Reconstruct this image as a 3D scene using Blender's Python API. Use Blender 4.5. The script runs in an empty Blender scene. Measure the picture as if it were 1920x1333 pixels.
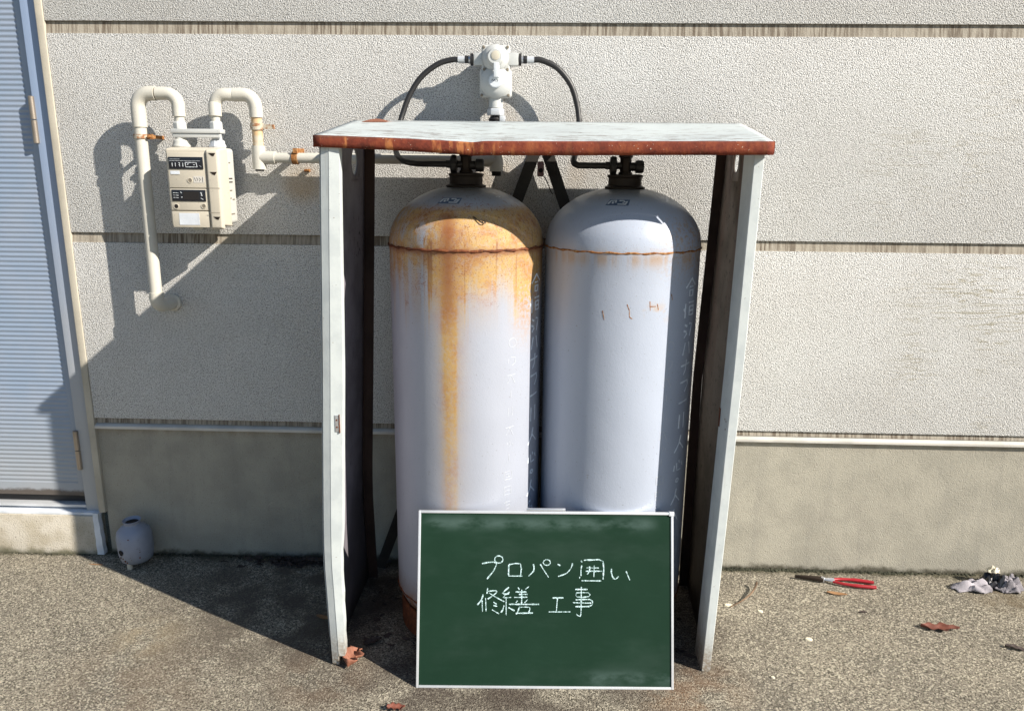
import bpy, bmesh, math, random
from mathutils import Vector, Matrix
random.seed(7)
R = math.radians
scene = bpy.context.scene
C = scene.collection

# ------------------------------------------------------------------ camera
def set_camera():
    pitch, yaw, roll, f = .2399, -.0304, .0100, 1434.9
    cp, sp, cy, sy = math.cos(pitch), math.sin(pitch), math.cos(yaw), math.sin(yaw)
    fw = Vector((sy * cp, cy * cp, -sp)); r = Vector((cy, -sy, 0)); u = r.cross(fw)
    r2 = math.cos(roll) * r + math.sin(roll) * u
    u2 = -math.sin(roll) * r + math.cos(roll) * u
    cam = bpy.data.objects.new('camera', bpy.data.cameras.new('camera'))
    C.objects.link(cam)
    m = Matrix((r2, u2, -fw)).transposed().to_4x4()
    m.translation = Vector((.0366, -2.3221, 1.2848))
    cam.matrix_world = m
    cam.data.sensor_width = 36
    cam.data.lens = f * 36 / 1920
    cam.data.clip_start = .05
    cam.data.clip_end = 500
    scene.camera = cam
set_camera()

# ------------------------------------------------------------------ light
SUN_EL = 33.5
SUN_AZ = 117.9
world = bpy.data.worlds.new('World'); scene.world = world; world.use_nodes = True
wn = world.node_tree
bg = wn.nodes['Background']
sky = wn.nodes.new('ShaderNodeTexSky'); sky.sky_type = 'NISHITA'; sky.sun_disc = False
sky.sun_elevation = R(SUN_EL); sky.sun_rotation = R(SUN_AZ)
sky.air_density = 1.2; sky.dust_density = .3; sky.ozone_density = 3.5
wn.links.new(sky.outputs[0], bg.inputs['Color'])
bg.inputs['Strength'].default_value = .06
sun = bpy.data.objects.new('sun', bpy.data.lights.new('sun', 'SUN')); C.objects.link(sun)
sun.data.energy = 5.0; sun.data.angle = R(.55); sun.data.color = (1, .93, .82)
sun.rotation_euler = Vector((1.888, -1, 1.41)).to_track_quat('Z', 'Y').to_euler()
scene.view_settings.view_transform = 'Standard'
scene.view_settings.look = 'None'
scene.view_settings.exposure = .76
scene.view_settings.gamma = 1
scene.view_settings.use_curve_mapping = False
scene.render.engine = 'CYCLES'

# ------------------------------------------------------------------ materials
class Mat:
    def __init__(s, name, color=(.5, .5, .5), rough=.6, metal=0., spec=.5):
        s.m = bpy.data.materials.new(name); s.m.use_nodes = True
        s.nt = s.m.node_tree; s.b = s.nt.nodes['Principled BSDF']
        s.b.inputs['Base Color'].default_value = (*color, 1)
        s.b.inputs['Roughness'].default_value = rough
        s.b.inputs['Metallic'].default_value = metal
        s.b.inputs['Specular IOR Level'].default_value = spec
        s._o = None
    def L(s, a, sock):
        if isinstance(a, (int, float)): sock.default_value = a
        elif isinstance(a, tuple): sock.default_value = (*a, 1) if len(a) == 3 and len(sock.default_value) == 4 else a
        else: s.nt.links.new(a, sock)
    def obj(s):
        if not s._o: s._o = s.nt.nodes.new('ShaderNodeTexCoord').outputs['Object']
        return s._o
    def xyz(s):
        n = s.nt.nodes.new('ShaderNodeSeparateXYZ'); s.L(s.obj(), n.inputs[0]); return n.outputs
    def scaled(s, v):
        n = s.nt.nodes.new('ShaderNodeMapping'); s.L(s.obj(), n.inputs[0]); n.inputs['Scale'].default_value = v
        return n.outputs[0]
    def noise(s, scale, detail=3, rough=.55, vec=None, dist=0.):
        n = s.nt.nodes.new('ShaderNodeTexNoise'); s.L(vec or s.obj(), n.inputs['Vector'])
        n.inputs['Scale'].default_value = scale; n.inputs['Detail'].default_value = detail
        n.inputs['Roughness'].default_value = rough; n.inputs['Distortion'].default_value = dist
        return n.outputs['Fac']
    def voro(s, scale, vec=None, out='Distance'):
        n = s.nt.nodes.new('ShaderNodeTexVoronoi'); s.L(vec or s.obj(), n.inputs['Vector'])
        n.inputs['Scale'].default_value = scale; return n.outputs[out]
    def math(s, op, a, b=0., c=0., clamp=False):
        n = s.nt.nodes.new('ShaderNodeMath'); n.operation = op; n.use_clamp = clamp
        s.L(a, n.inputs[0]); s.L(b, n.inputs[1]); s.L(c, n.inputs[2]); return n.outputs[0]
    def mul(s, a, b, clamp=False): return s.math('MULTIPLY', a, b, 0., clamp)
    def add(s, a, b, clamp=False): return s.math('ADD', a, b, 0., clamp)
    def step(s, v, a, b, lo=0., hi=1.):
        n = s.nt.nodes.new('ShaderNodeMapRange'); n.interpolation_type = 'SMOOTHSTEP'
        flip = a > b
        if flip: a, b, lo, hi = b, a, hi, lo
        s.L(v, n.inputs['Value']); n.inputs['From Min'].default_value = a; n.inputs['From Max'].default_value = b
        n.inputs['To Min'].default_value = lo; n.inputs['To Max'].default_value = hi
        return n.outputs[0]
    def gauss(s, v, c, w):
        d = s.math('DIVIDE', s.math('SUBTRACT', v, c), w)
        return s.math('EXPONENT', s.mul(s.mul(d, d), -1.))
    def ball(s, c, r):
        n = s.nt.nodes.new('ShaderNodeVectorMath'); n.operation = 'DISTANCE'
        s.L(s.obj(), n.inputs[0]); n.inputs[1].default_value = c
        return s.step(n.outputs['Value'], r, r * .25)
    def mix(s, f, a, b):
        n = s.nt.nodes.new('ShaderNodeMix'); n.data_type = 'RGBA'
        s.L(f, n.inputs[0]); s.L(a, n.inputs[6]); s.L(b, n.inputs[7]); return n.outputs[2]
    def ramp(s, f, stops):
        n = s.nt.nodes.new('ShaderNodeValToRGB'); s.L(f, n.inputs[0]); e = n.color_ramp.elements
        while len(e) < len(stops): e.new(.5)
        for el, (p, c) in zip(e, stops): el.position = p; el.color = (*c, 1)
        return n.outputs[0]
    def color(s, c): s.L(c, s.b.inputs['Base Color']); return s
    def rough(s, c): s.L(c, s.b.inputs['Roughness']); return s
    def bump(s, h, dist=.002, strength=1.):
        n = s.nt.nodes.new('ShaderNodeBump'); n.inputs['Distance'].default_value = dist
        n.inputs['Strength'].default_value = strength; s.L(h, n.inputs['Height'])
        s.nt.links.new(n.outputs[0], s.b.inputs['Normal']); return s

def weathered(name, col, rough=.5, metal=0., dark=.75, scale=30, bump=.0006, spec=.5):
    """painted or bare surface with light dirt, tone drift and fine relief"""
    m = Mat(name, col, rough, metal, spec)
    big = m.noise(scale * .2, 4); fine = m.noise(scale * 8, 3)
    d = tuple(c * dark for c in col)
    c1 = m.mix(m.step(big, .38, .68), col, d)
    m.color(m.mix(m.step(fine, .62, .75, 0, .5), c1, tuple(c * .45 for c in col)))
    m.rough(m.step(big, .3, .7, rough * .85, min(1, rough * 1.25)))
    m.bump(fine, bump, .6)
    return m.m

MT = {}
def mats():
    # stucco-sprayed siding
    m = Mat('sprayed_siding', rough=.9, spec=.2)
    x, y, z = m.xyz()
    grain = m.noise(340, 1.5, .5, None, .2); cell = m.voro(300); grain2 = m.noise(480, 1, .5); blot = m.noise(3, 5); pit = m.noise(280, 1, .5)
    base = m.mix(m.step(blot, .35, .7), (.68, .675, .66), (.625, .615, .595))
    c = m.mix(m.step(grain, .50, .36, 0, .85), base, (.22, .21, .195))
    c = m.mix(m.step(pit, .39, .32, 0, .85), c, (.13, .12, .105))
    c = m.mix(m.step(grain2, .62, .72, 0, .4), c, (.70, .69, .67))
    # olive weather lines low on the right
    lines = m.noise(6, 4, .5, m.scaled((.8, 1, 9)), 1.2)
    ln = m.mul(m.mul(m.step(m.math('ABSOLUTE', m.math('SUBTRACT', lines, .5)), .035, .0), m.step(m.noise(4, 3), .42, .6)),
               m.math('MAXIMUM', m.ball((1.42, 0, .80), .42), m.math('MAXIMUM', m.mul(m.ball((1.15, 0, 1.28), .3), .5), m.mul(m.ball((1.25, 0, 1.5), .3), .35))))
    c = m.mix(m.mul(ln, .75), c, (.27, .23, .13))
    c = m.mix(m.mul(m.mul(m.ball((-.02, 0, 1.2), .38), m.step(m.noise(5, 3), .4, .62)), .35), c, (.50, .36, .22))
    c = m.mix(m.mul(m.mul(m.ball((-.665, 0, 1.24), .09), m.step(z, 1.35, 1.2)), .6), c, (.46, .31, .15))
    m.color(c); m.bump(m.add(m.mul(grain, .9), m.add(m.mul(cell, -.45), m.mul(grain2, .2))), .0034, 1.)
    MT['siding'] = m.m
    # streaked joint
    m = Mat('streaked_joint', rough=.85, spec=.2)
    x, y, z = m.xyz()
    st = m.noise(140, 2, .6, m.scaled((1, .02, .07))); g = m.noise(4, 3)
    k = m.mul(m.step(st, .38, .64), m.step(g, .30, .55, .35, .9))
    c = m.mix(k, (.36, .325, .27), (.12, .092, .068))
    m.color(m.mix(m.step(m.noise(200), .5, .7, 0, .3), c, (.2, .18, .15))); m.bump(m.noise(220), .002, .6)
    MT['joint'] = m.m
    # foundation concrete
    m = Mat('foundation_concrete', rough=.9, spec=.2)
    x, y, z = m.xyz()
    fine = m.noise(260, 3, .6); mid = m.noise(9, 5); vs = m.noise(24, 4, .6, m.scaled((1, 1, .12)))
    c = m.mix(m.step(mid, .35, .68), (.385, .36, .30), (.325, .305, .255))
    c = m.mix(m.step(vs, .5, .72, 0, .35), c, (.275, .26, .225))
    c = m.mix(m.step(fine, .62, .72, 0, .8), c, (.52, .49, .42))
    c = m.mix(m.step(fine, .40, .30, 0, .8), c, (.16, .14, .11))
    mo = m.mul(m.step(m.add(z, m.mul(m.noise(18, 5, .7), .06)), .052, .030), .9)
    c = m.mix(mo, c, (.062, .056, .038))
    c = m.mix(m.mul(m.step(z, .415, .45), m.step(vs, .35, .6, .1, .5)), c, (.22, .18, .13))
    m.color(c); m.bump(m.add(fine, m.mul(m.noise(90), .5)), .0025, .8)
    MT['foundation'] = m.m
    # exposed ground concrete
    m = Mat('ground_concrete', rough=.92, spec=.2)
    x, y, z = m.xyz()
    a = m.noise(215, 2, .55); b = m.noise(430, 2, .6); mid = m.noise(5, 5, .6); cell = m.voro(250, out='Color')
    n = m.nt.nodes.new('ShaderNodeSeparateColor'); m.L(cell, n.inputs[0]); pick = n.outputs[0]
    c = m.mix(m.step(mid, .36, .66), (.31, .275, .215), (.225, .202, .163))
    c = m.mix(m.step(pick, .70, .88, 0, .85), c, (.62, .56, .44))
    c = m.mix(m.step(pick, .32, .12, 0, .85), c, (.07, .06, .045))
    c = m.mix(m.step(a, .46, .37, 0, .9), c, (.06, .052, .04))
    c = m.mix(m.step(b, .58, .66, 0, .8), c, (.66, .60, .48))
    def patch(c, ctr, r, col, k, f=9):
        return m.mix(m.mul(m.mul(m.ball(ctr, r), m.step(m.noise(f, 4), .38, .6)), k), c, col)
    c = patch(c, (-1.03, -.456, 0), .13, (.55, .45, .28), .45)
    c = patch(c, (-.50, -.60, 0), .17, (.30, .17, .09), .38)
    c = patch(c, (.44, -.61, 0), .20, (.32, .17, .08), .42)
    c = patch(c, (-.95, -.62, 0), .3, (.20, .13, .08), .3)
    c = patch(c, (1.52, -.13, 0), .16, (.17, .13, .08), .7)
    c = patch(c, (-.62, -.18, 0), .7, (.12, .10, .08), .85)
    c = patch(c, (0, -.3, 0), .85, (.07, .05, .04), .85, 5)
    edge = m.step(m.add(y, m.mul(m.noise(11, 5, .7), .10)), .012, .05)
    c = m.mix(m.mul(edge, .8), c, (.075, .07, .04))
    m.color(c); m.bump(m.add(a, m.mul(b, .6)), .0060, 1.)
    MT['ground'] = m.m
    # cylinders' paint
    for key, heavy in (('tank_rusty', True), ('tank_clean', False)):
        m = Mat(key, rough=.34, spec=.6)
        x, y, z = m.xyz()
        paint = (.375, .40, .47) if heavy else (.41, .455, .55)
        tone = m.noise(4, 4, .5, m.scaled((1, 1, .4)))
        c = m.mix(m.step(tone, .35, .7), paint, tuple(q * .92 for q in paint))
        sp = m.noise(120, 3, .7); sp2 = m.noise(360, 2, .6); med = m.noise(16, 5, .65)
        streak = m.noise(75, 3, .6, m.scaled((1, 1, .035))); streak2 = m.noise(30, 3, .6, m.scaled((1, 1, .03)))
        if heavy:
            band = m.mul(m.step(z, .945, 1.09), m.step(z, 1.205, 1.178))
            band = m.mul(band, m.step(m.add(med, m.mul(m.step(x, -.14, .06), .25)), .36, .62, .35, 1.))
            clear = m.mul(m.gauss(x, -.075, .045), m.gauss(z, 1.125, .04))
            band = m.math('SUBTRACT', band, m.mul(clear, .75), 0., True)
            clear2 = m.mul(m.gauss(x, -.11, .05), m.gauss(z, 1.02, .05))
            band = m.math('SUBTRACT', band, m.mul(clear2, .55), 0., True)
            drip = m.mul(m.mul(m.gauss(m.mul(1., m.add(x, m.mul(m.math('SUBTRACT', m.noise(6, 2), .5), .006))), -.030, .0165), m.add(m.mul(streak, .5), .5)), m.step(z, .25, 1.0, .50, .95)) if True else m.mul(m.gauss(m.add(x, m.mul(m.step(z, .4, 1.1), .004)), -.030, .0145), m.step(z, .30, 1.0, .42, 1.0))
            drip2 = m.mul(m.gauss(x, -.012, .006), m.step(z, .35, 1.0, .2, .6))
            halo = m.mul(m.gauss(x, -.022, .036), m.step(z, .30, 1.0, .14, .6))
            thin = m.mul(m.step(m.noise(130, 2, .6, m.scaled((1, 1, .02))), .56, .64), m.mul(m.step(z, .82, 1.08), m.step(m.noise(40, 1, .5, m.scaled((1, 1, .01))), .42, .52)))
            wide = m.mul(m.step(streak2, .42, .62), m.step(z, .86, 1.08, 0, .7))
            right = m.mul(m.gauss(m.mul(m.math('SUBTRACT', x, .165), 1.), 0, .03), m.mul(m.step(z, .80, 1.0), m.step(sp, .40, .60, .3, 1.)))
            mask = m.add(m.add(m.add(band, drip), m.add(drip2, halo)), m.add(m.mul(thin, .75), m.add(wide, m.mul(right, .9))), True)
            mask = m.mul(mask, m.step(z, 1.205, 1.178))
            grainy = m.mul(mask, m.add(m.mul(m.step(sp, .34, .62, .55, 1.15), .6), .4), True)
            orange = m.mix(m.step(med, .4, .65), (.50, .30, .075), (.43, .20, .040))
            c = m.mix(m.mul(grainy, .90), c, orange)
            c = m.mix(m.mul(m.mul(thin, m.step(z, .90, 1.07)), .6), c, (.20, .07, .025))
            deep = m.mul(m.add(m.mul(m.gauss(x, -.028, .02), m.step(z, .85, 1.02)), m.mul(m.mul(m.mul(band, m.step(z, 1.04, 1.10)), m.step(med, .5, .7)), .45)), m.step(z, 1.19, 1.165))
            c = m.mix(m.mul(deep, .75, True), c, (.25, .075, .018))
            pits = m.mul(m.add(m.step(sp2, .57, .66), m.mul(m.step(med, .60, .68), m.step(sp, .5, .6)), True), m.step(m.add(z, m.mul(med, .12)), .98, 1.10))
            c = m.mix(m.mul(m.mul(pits, m.step(z, 1.22, 1.18)), .85), c, (.24, .09, .03))
            lip = m.gauss(z, 1.086, .008)
            c = m.mix(m.mul(lip, .8), c, (.22, .08, .035))
        else:
            side = m.mul(m.step(x, .02, .17), m.mul(m.step(z, .98, 1.10), m.step(z, 1.2, 1.14)))
            c = m.mix(m.mul(m.mul(side, m.step(sp, .48, .62)), .75), c, (.45, .26, .09))
            under = m.mul(m.gauss(z, 1.075, .018), m.step(streak2, .40, .62))
            c = m.mix(m.mul(under, .6), c, (.42, .25, .11))
            c = m.mix(m.mul(m.mul(m.step(sp2, .66, .72), m.step(z, .9, 1.1)), .7), c, (.25, .12, .06))
            c = m.mix(m.mul(m.mul(m.gauss(z, .945, .022), m.gauss(x, .06, .05)), m.step(med, .52, .66, 0, .55)), c, (.50, .32, .15))
        # scuffs near the foot, grime everywhere
        low = m.mul(m.step(z, .20, .10), m.step(med, .35, .6, .4, 1.))
        c = m.mix(m.mul(low, .9), c, (.26, .12, .05))
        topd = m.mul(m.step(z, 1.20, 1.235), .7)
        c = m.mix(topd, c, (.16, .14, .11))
        c = m.mix(m.step(m.noise(210, 2), .69, .74, 0, .6), c, (.15, .13, .12))
        m.color(c); m.rough(m.add(m.step(med, .3, .7, .28, .42), m.mul(mask, .4)) if heavy else m.step(med, .3, .7, .28, .42)); m.bump(m.add(m.add(m.mul(sp, .5), m.mul(sp2, .5)), m.mul(m.noise(5, 2, .4), 6.)), .0008, .8)
        MT[key] = m.m
    # thick rust
    m = Mat('rust', rough=.8, spec=.25)
    x, y, z = m.xyz(); a = m.noise(60, 5, .7); v = m.noise(70, 3, .6, m.scaled((1, 1, .15)))
    c = m.ramp(a, [(.3, (.06, .022, .014)), (.5, (.13, .042, .02)), (.7, (.24, .08, .03))])
    m.color(m.mix(m.step(v, .58, .7, 0, .3), c, (.40, .17, .05))); m.bump(a, .002, .7); MT['rust'] = m.m
    # roof lip
    m = Mat('rusted_lip', rough=.78, spec=.2)
    x, y, z = m.xyz(); a = m.noise(24, 6, .75); v = m.noise(48, 4, .6, m.scaled((1, 1, .2))); f = m.noise(190, 3)
    c = m.ramp(a, [(.3, (.07, .020, .014)), (.5, (.165, .036, .021)), (.72, (.27, .070, .030))])
    left = m.step(x, -.02, -.2)
    c = m.mix(m.mul(m.step(v, .52, .66), m.step(x, .1, -.2, .10, .7)), c, (.50, .20, .07))
    c = m.mix(m.step(z, 1.342, 1.350, 0, .7), c, (.10, .045, .03))
    c = m.mix(m.step(f, .68, .74, 0, .8), c, (.6, .5, .4))
    m.color(c); m.bump(m.add(a, m.mul(f, .5)), .002, .7); MT['lip'] = m.m
    # roof top paint
    m = Mat('roof_paint', rough=.5, spec=.4)
    x, y, z = m.xyz(); a = m.noise(34, 4, .6, m.scaled((.45, 3.2, 1))); b = m.noise(110, 4, .7); big = m.noise(5, 4)
    front = m.step(y, -.35, -.56)
    c = m.mix(m.step(big, .35, .7), (.50, .55, .56), (.43, .475, .49))
    ch = m.step(m.add(a, m.add(m.mul(front, .07), m.mul(b, .12))), .655, .70)
    c = m.mix(m.mul(ch, .85), c, (.12, .09, .08))
    c = m.mix(m.mul(m.step(b, .60, .68), m.step(front, 0, 1, .15, .75)), c, (.22, .17, .14))
    edge = m.step(m.add(y, m.mul(a, .03)), -.542, -.558)
    c = m.mix(edge, c, (.30, .10, .045))
    c = m.mix(m.mul(m.ball((-.40, -.17, 1.40), .05), m.step(big, .3, .5)), c, (.45, .2, .1))
    m.color(c); m.bump(m.add(a, b), .0008, .6); MT['roof'] = m.m
    # cabinet paint outside / inside
    m = Mat('cabinet_paint', rough=.5, spec=.4)
    x, y, z = m.xyz(); a = m.noise(14, 5, .65); b = m.noise(150, 3); v = m.noise(40, 3, .6, m.scaled((1, 1, .1)))
    c = m.mix(m.step(a, .4, .68), (.58, .62, .62), (.50, .54, .55))
    c = m.mix(m.step(v, .60, .70, 0, .35), c, (.42, .42, .40))
    c = m.mix(m.mul(m.step(m.add(z, m.mul(a, .12)), .20, .05), m.step(b, .3, .6, .4, .95)), c, (.20, .15, .10))
    c = m.mix(m.step(b, .70, .76, 0, .7), c, (.2, .15, .12))
    m.color(c); m.bump(m.add(a, m.mul(b, .3)), .001, .6); MT['cabinet'] = m.m
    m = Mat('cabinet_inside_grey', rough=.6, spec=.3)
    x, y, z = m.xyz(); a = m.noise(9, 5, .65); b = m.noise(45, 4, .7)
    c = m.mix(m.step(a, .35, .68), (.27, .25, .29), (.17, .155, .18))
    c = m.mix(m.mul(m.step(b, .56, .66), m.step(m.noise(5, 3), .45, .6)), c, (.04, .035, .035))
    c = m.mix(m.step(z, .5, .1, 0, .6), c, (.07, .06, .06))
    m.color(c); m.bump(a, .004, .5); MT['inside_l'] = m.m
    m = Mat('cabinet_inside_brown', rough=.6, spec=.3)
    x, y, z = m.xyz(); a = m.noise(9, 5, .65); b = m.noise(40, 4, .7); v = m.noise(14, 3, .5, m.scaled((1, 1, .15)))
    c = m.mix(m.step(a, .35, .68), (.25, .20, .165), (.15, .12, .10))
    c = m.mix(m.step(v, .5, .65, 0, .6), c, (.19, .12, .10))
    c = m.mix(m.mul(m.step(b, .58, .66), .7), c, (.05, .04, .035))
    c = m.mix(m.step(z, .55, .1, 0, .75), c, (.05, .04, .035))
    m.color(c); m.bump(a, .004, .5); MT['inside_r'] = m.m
    # door
    m = Mat('door_paint_sky_tint', rough=.38, spec=.5, metal=.15)
    x, y, z = m.xyz(); a = m.noise(7, 4); b = m.noise(120, 3)
    c = m.mix(m.step(a, .35, .7), (.265, .335, .445), (.30, .355, .45))
    d = m.mul(m.step(m.add(z, m.mul(m.noise(22, 4, .7), .03)), .100, .085), .9)
    c = m.mix(m.step(z, .45, .12, 0, .5), c, (.42, .415, .40))  # greyer low down; the bluer upper leaf has sky reflection painted in
    c = m.mix(d, c, (.09, .07, .055))
    m.color(m.mix(m.step(b, .66, .74, 0, .3), c, (.3, .3, .3))); m.bump(b, .0004, .5); MT['door'] = m.m
    m = Mat('door_frame_paint_sky_tint', rough=.4, spec=.5)
    x, y, z = m.xyz(); a = m.noise(7, 4)
    m.color(m.mix(m.step(m.add(z, m.mul(a, .4)), .3, 1.5), (.40, .41, .42), (.27, .35, .50))); m.bump(m.noise(90), .0004, .5); MT['door_frame'] = m.m  # grey paint, with sky reflection painted in as blue towards the top
    # board
    m = Mat('chalkboard_green', rough=.8, spec=.15)
    a = m.noise(6, 5); b = m.noise(150, 3); s = m.noise(18, 3, .6, m.scaled((1, 1, 3)))
    dust = m.noise(9, 5, .6, m.scaled((1, 1, 2.2)))
    c = m.mix(m.step(a, .35, .7), (.0068, .0265, .0148), (.0085, .0305, .0175))
    x, y, z = m.xyz()
    top = m.mul(m.mul(m.gauss(z, .415, .016), m.mul(m.step(x, .0, .05), m.step(x, .63, .58))), m.step(dust, .36, .6))
    low = m.mul(m.mul(m.gauss(z, .026, .016), m.step(x, .40, .46)), m.step(dust, .36, .6))
    c = m.mix(m.step(s, .5, .75, 0, .25), c, (.014, .040, .026))
    c = m.mix(m.mul(m.step(m.noise(3, 4, .6, m.scaled((1, 1, 2.5))), .48, .7), .04), c, (.20, .26, .25))
    m.color(m.mix(m.mul(m.add(top, low, True), .14), c, (.30, .42, .41))); m.bump(b, .0002, .4); MT['board'] = m.m
    x, y, z = m.xyz()
    # half-wiped chalk
    m = Mat('chalk', rough=.95, spec=.1)
    m.color(m.mix(m.step(m.noise(420, 2, .6), .40, .56), (.16, .27, .25), (.62, .80, .83))); MT['chalk'] = m.m
    MT['pvc'] = weathered('cream_pipe', (.56, .54, .48), .42, dark=.9, scale=25)
    m = Mat('cream_pipe_rust_stained', rough=.5)
    a = m.noise(40, 4)
    m.color(m.mix(m.step(a, .35, .6, .2, .85), (.54, .51, .43), (.56, .36, .17))); MT['pvc_rusty'] = m.m
    MT['brown_post'] = weathered('dark_brown_post', (.060, .032, .024), .6, dark=.5, scale=30)
    m = Mat('orange_rust', rough=.85, spec=.2); a = m.noise(120, 4, .7)
    m.color(m.ramp(a, [(.3, (.12, .045, .02)), (.5, (.30, .125, .04)), (.7, (.48, .30, .14))])); m.bump(a, .002, .8); MT['orange_rust'] = m.m
    m = Mat('rusty_clamp', rough=.7); a = m.noise(75, 4, .7)
    m.color(m.mix(m.step(a, .42, .58), (.50, .45, .36), (.28, .12, .045))); m.bump(a, .002, .8); MT['clamp'] = m.m
    MT['beige'] = weathered('meter_beige', (.56, .51, .42), .45, dark=.93, scale=20, bump=.0003)
    MT['beige_light'] = weathered('meter_pale', (.54, .535, .50), .4, dark=.93, scale=20, bump=.0003)
    MT['groove'] = Mat('shadow_gap_plastic', (.20, .17, .13), .7).m
    MT['black'] = Mat('display_black', (.012, .014, .02), .25).m
    MT['rubber'] = weathered('black_rubber', (.022, .021, .022), .45, dark=.7, scale=40)
    MT['dark_metal'] = weathered('dark_oxidised_brass', (.030, .019, .013), .55, .3, dark=.6, scale=60)
    MT['black_steel'] = weathered('black_angle_steel', (.030, .026, .023), .6, .1, dark=.6, scale=40)
    MT['steel'] = weathered('bright_fitting', (.62, .63, .66), .3, .7, dark=.85, scale=60)
    MT['bronze'] = weathered('hinge_metal', (.42, .36, .30), .38, .7, dark=.75, scale=60)
    MT['cast'] = weathered('regulator_paint', (.52, .53, .52), .38, dark=.94, scale=30, bump=.0003)
    MT['white'] = weathered('white_print', (.62, .65, .68), .5, dark=.95)
    MT['serial'] = weathered('faint_lettering_paint', (.50, .53, .58), .5, dark=.8, scale=60)
    MT['label'] = weathered('label_blue', (.10, .14, .22), .5, dark=.8, scale=60)
    MT['letter'] = weathered('lettering_paint', (.82, .88, .95), .5, dark=.85, scale=60)
    MT['alu'] = weathered('aluminium_trim', (.72, .74, .77), .35, .4, dark=.85, scale=50)
    MT['flash'] = weathered('painted_flashing', (.62, .59, .54), .6, dark=.8, scale=40)
    MT['caulk'] = weathered('beige_caulk', (.50, .46, .38), .8, dark=.8, scale=30)
    MT['whitepaint'] = weathered('white_sealant', (.70, .74, .80), .6, dark=.75, scale=50)
    m = Mat('step_concrete', rough=.92, spec=.2); a = m.noise(200, 3, .6); b = m.noise(12, 5, .6); x, y, z = m.xyz()
    c = m.mix(m.step(b, .35, .65), (.42, .375, .295), (.54, .50, .43))
    c = m.mix(m.step(a, .42, .32, 0, .8), c, (.17, .145, .115))
    c = m.mix(m.step(m.add(z, m.mul(b, .05)), .05, .025, 0, .8), c, (.09, .09, .05))
    m.color(c); m.bump(a, .003, .8); MT['step'] = m.m
    m = Mat('canister_paint', rough=.55); a = m.noise(60, 4, .65); b = m.noise(9, 3)
    c = m.mix(m.step(b, .35, .65), (.27, .295, .37), (.21, .23, .28))
    m.color(m.mix(m.step(a, .64, .70), c, (.10, .05, .035))); m.bump(b, .004, .6); MT['canister'] = m.m
    MT['hole'] = Mat('dark_hollow', (.01, .008, .008), .9).m
    MT['red'] = weathered('red_grip', (.36, .012, .02), .4, dark=.8, scale=40)
    MT['cloth'] = weathered('grey_cloth', (.40, .37, .40), .95, dark=.45, scale=60, bump=.003)
    MT['blackbag'] = Mat('black_plastic', (.015, .015, .02), .3).m
    MT['leaf_red'] = weathered('dry_red_leaf', (.17, .050, .03), .7, dark=.5, scale=60, bump=.002)
    MT['leaf_pink'] = weathered('dry_pinkish_leaf', (.28, .11, .065), .7, dark=.7, scale=60, bump=.002)
    MT['leaf_tan'] = weathered('dry_tan_leaf', (.30, .16, .07), .7, dark=.6, scale=60, bump=.002)
    MT['leaf_dark'] = weathered('rotten_leaf', (.055, .038, .032), .8, dark=.6, scale=60, bump=.002)
    MT['bark'] = weathered('twig_bark', (.20, .13, .08), .9, dark=.5, scale=60, bump=.002)
    MT['chip'] = weathered('pale_chip', (.75, .68, .52), .8, dark=.85, scale=60, bump=.002)
    MT['moss'] = weathered('moss', (.045, .046, .026), .95, dark=.5, scale=60, bump=.003)
    MT['pinkplate'] = weathered('faded_red_plate', (.30, .18, .18), .7, dark=.7, scale=60)
mats()

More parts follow.
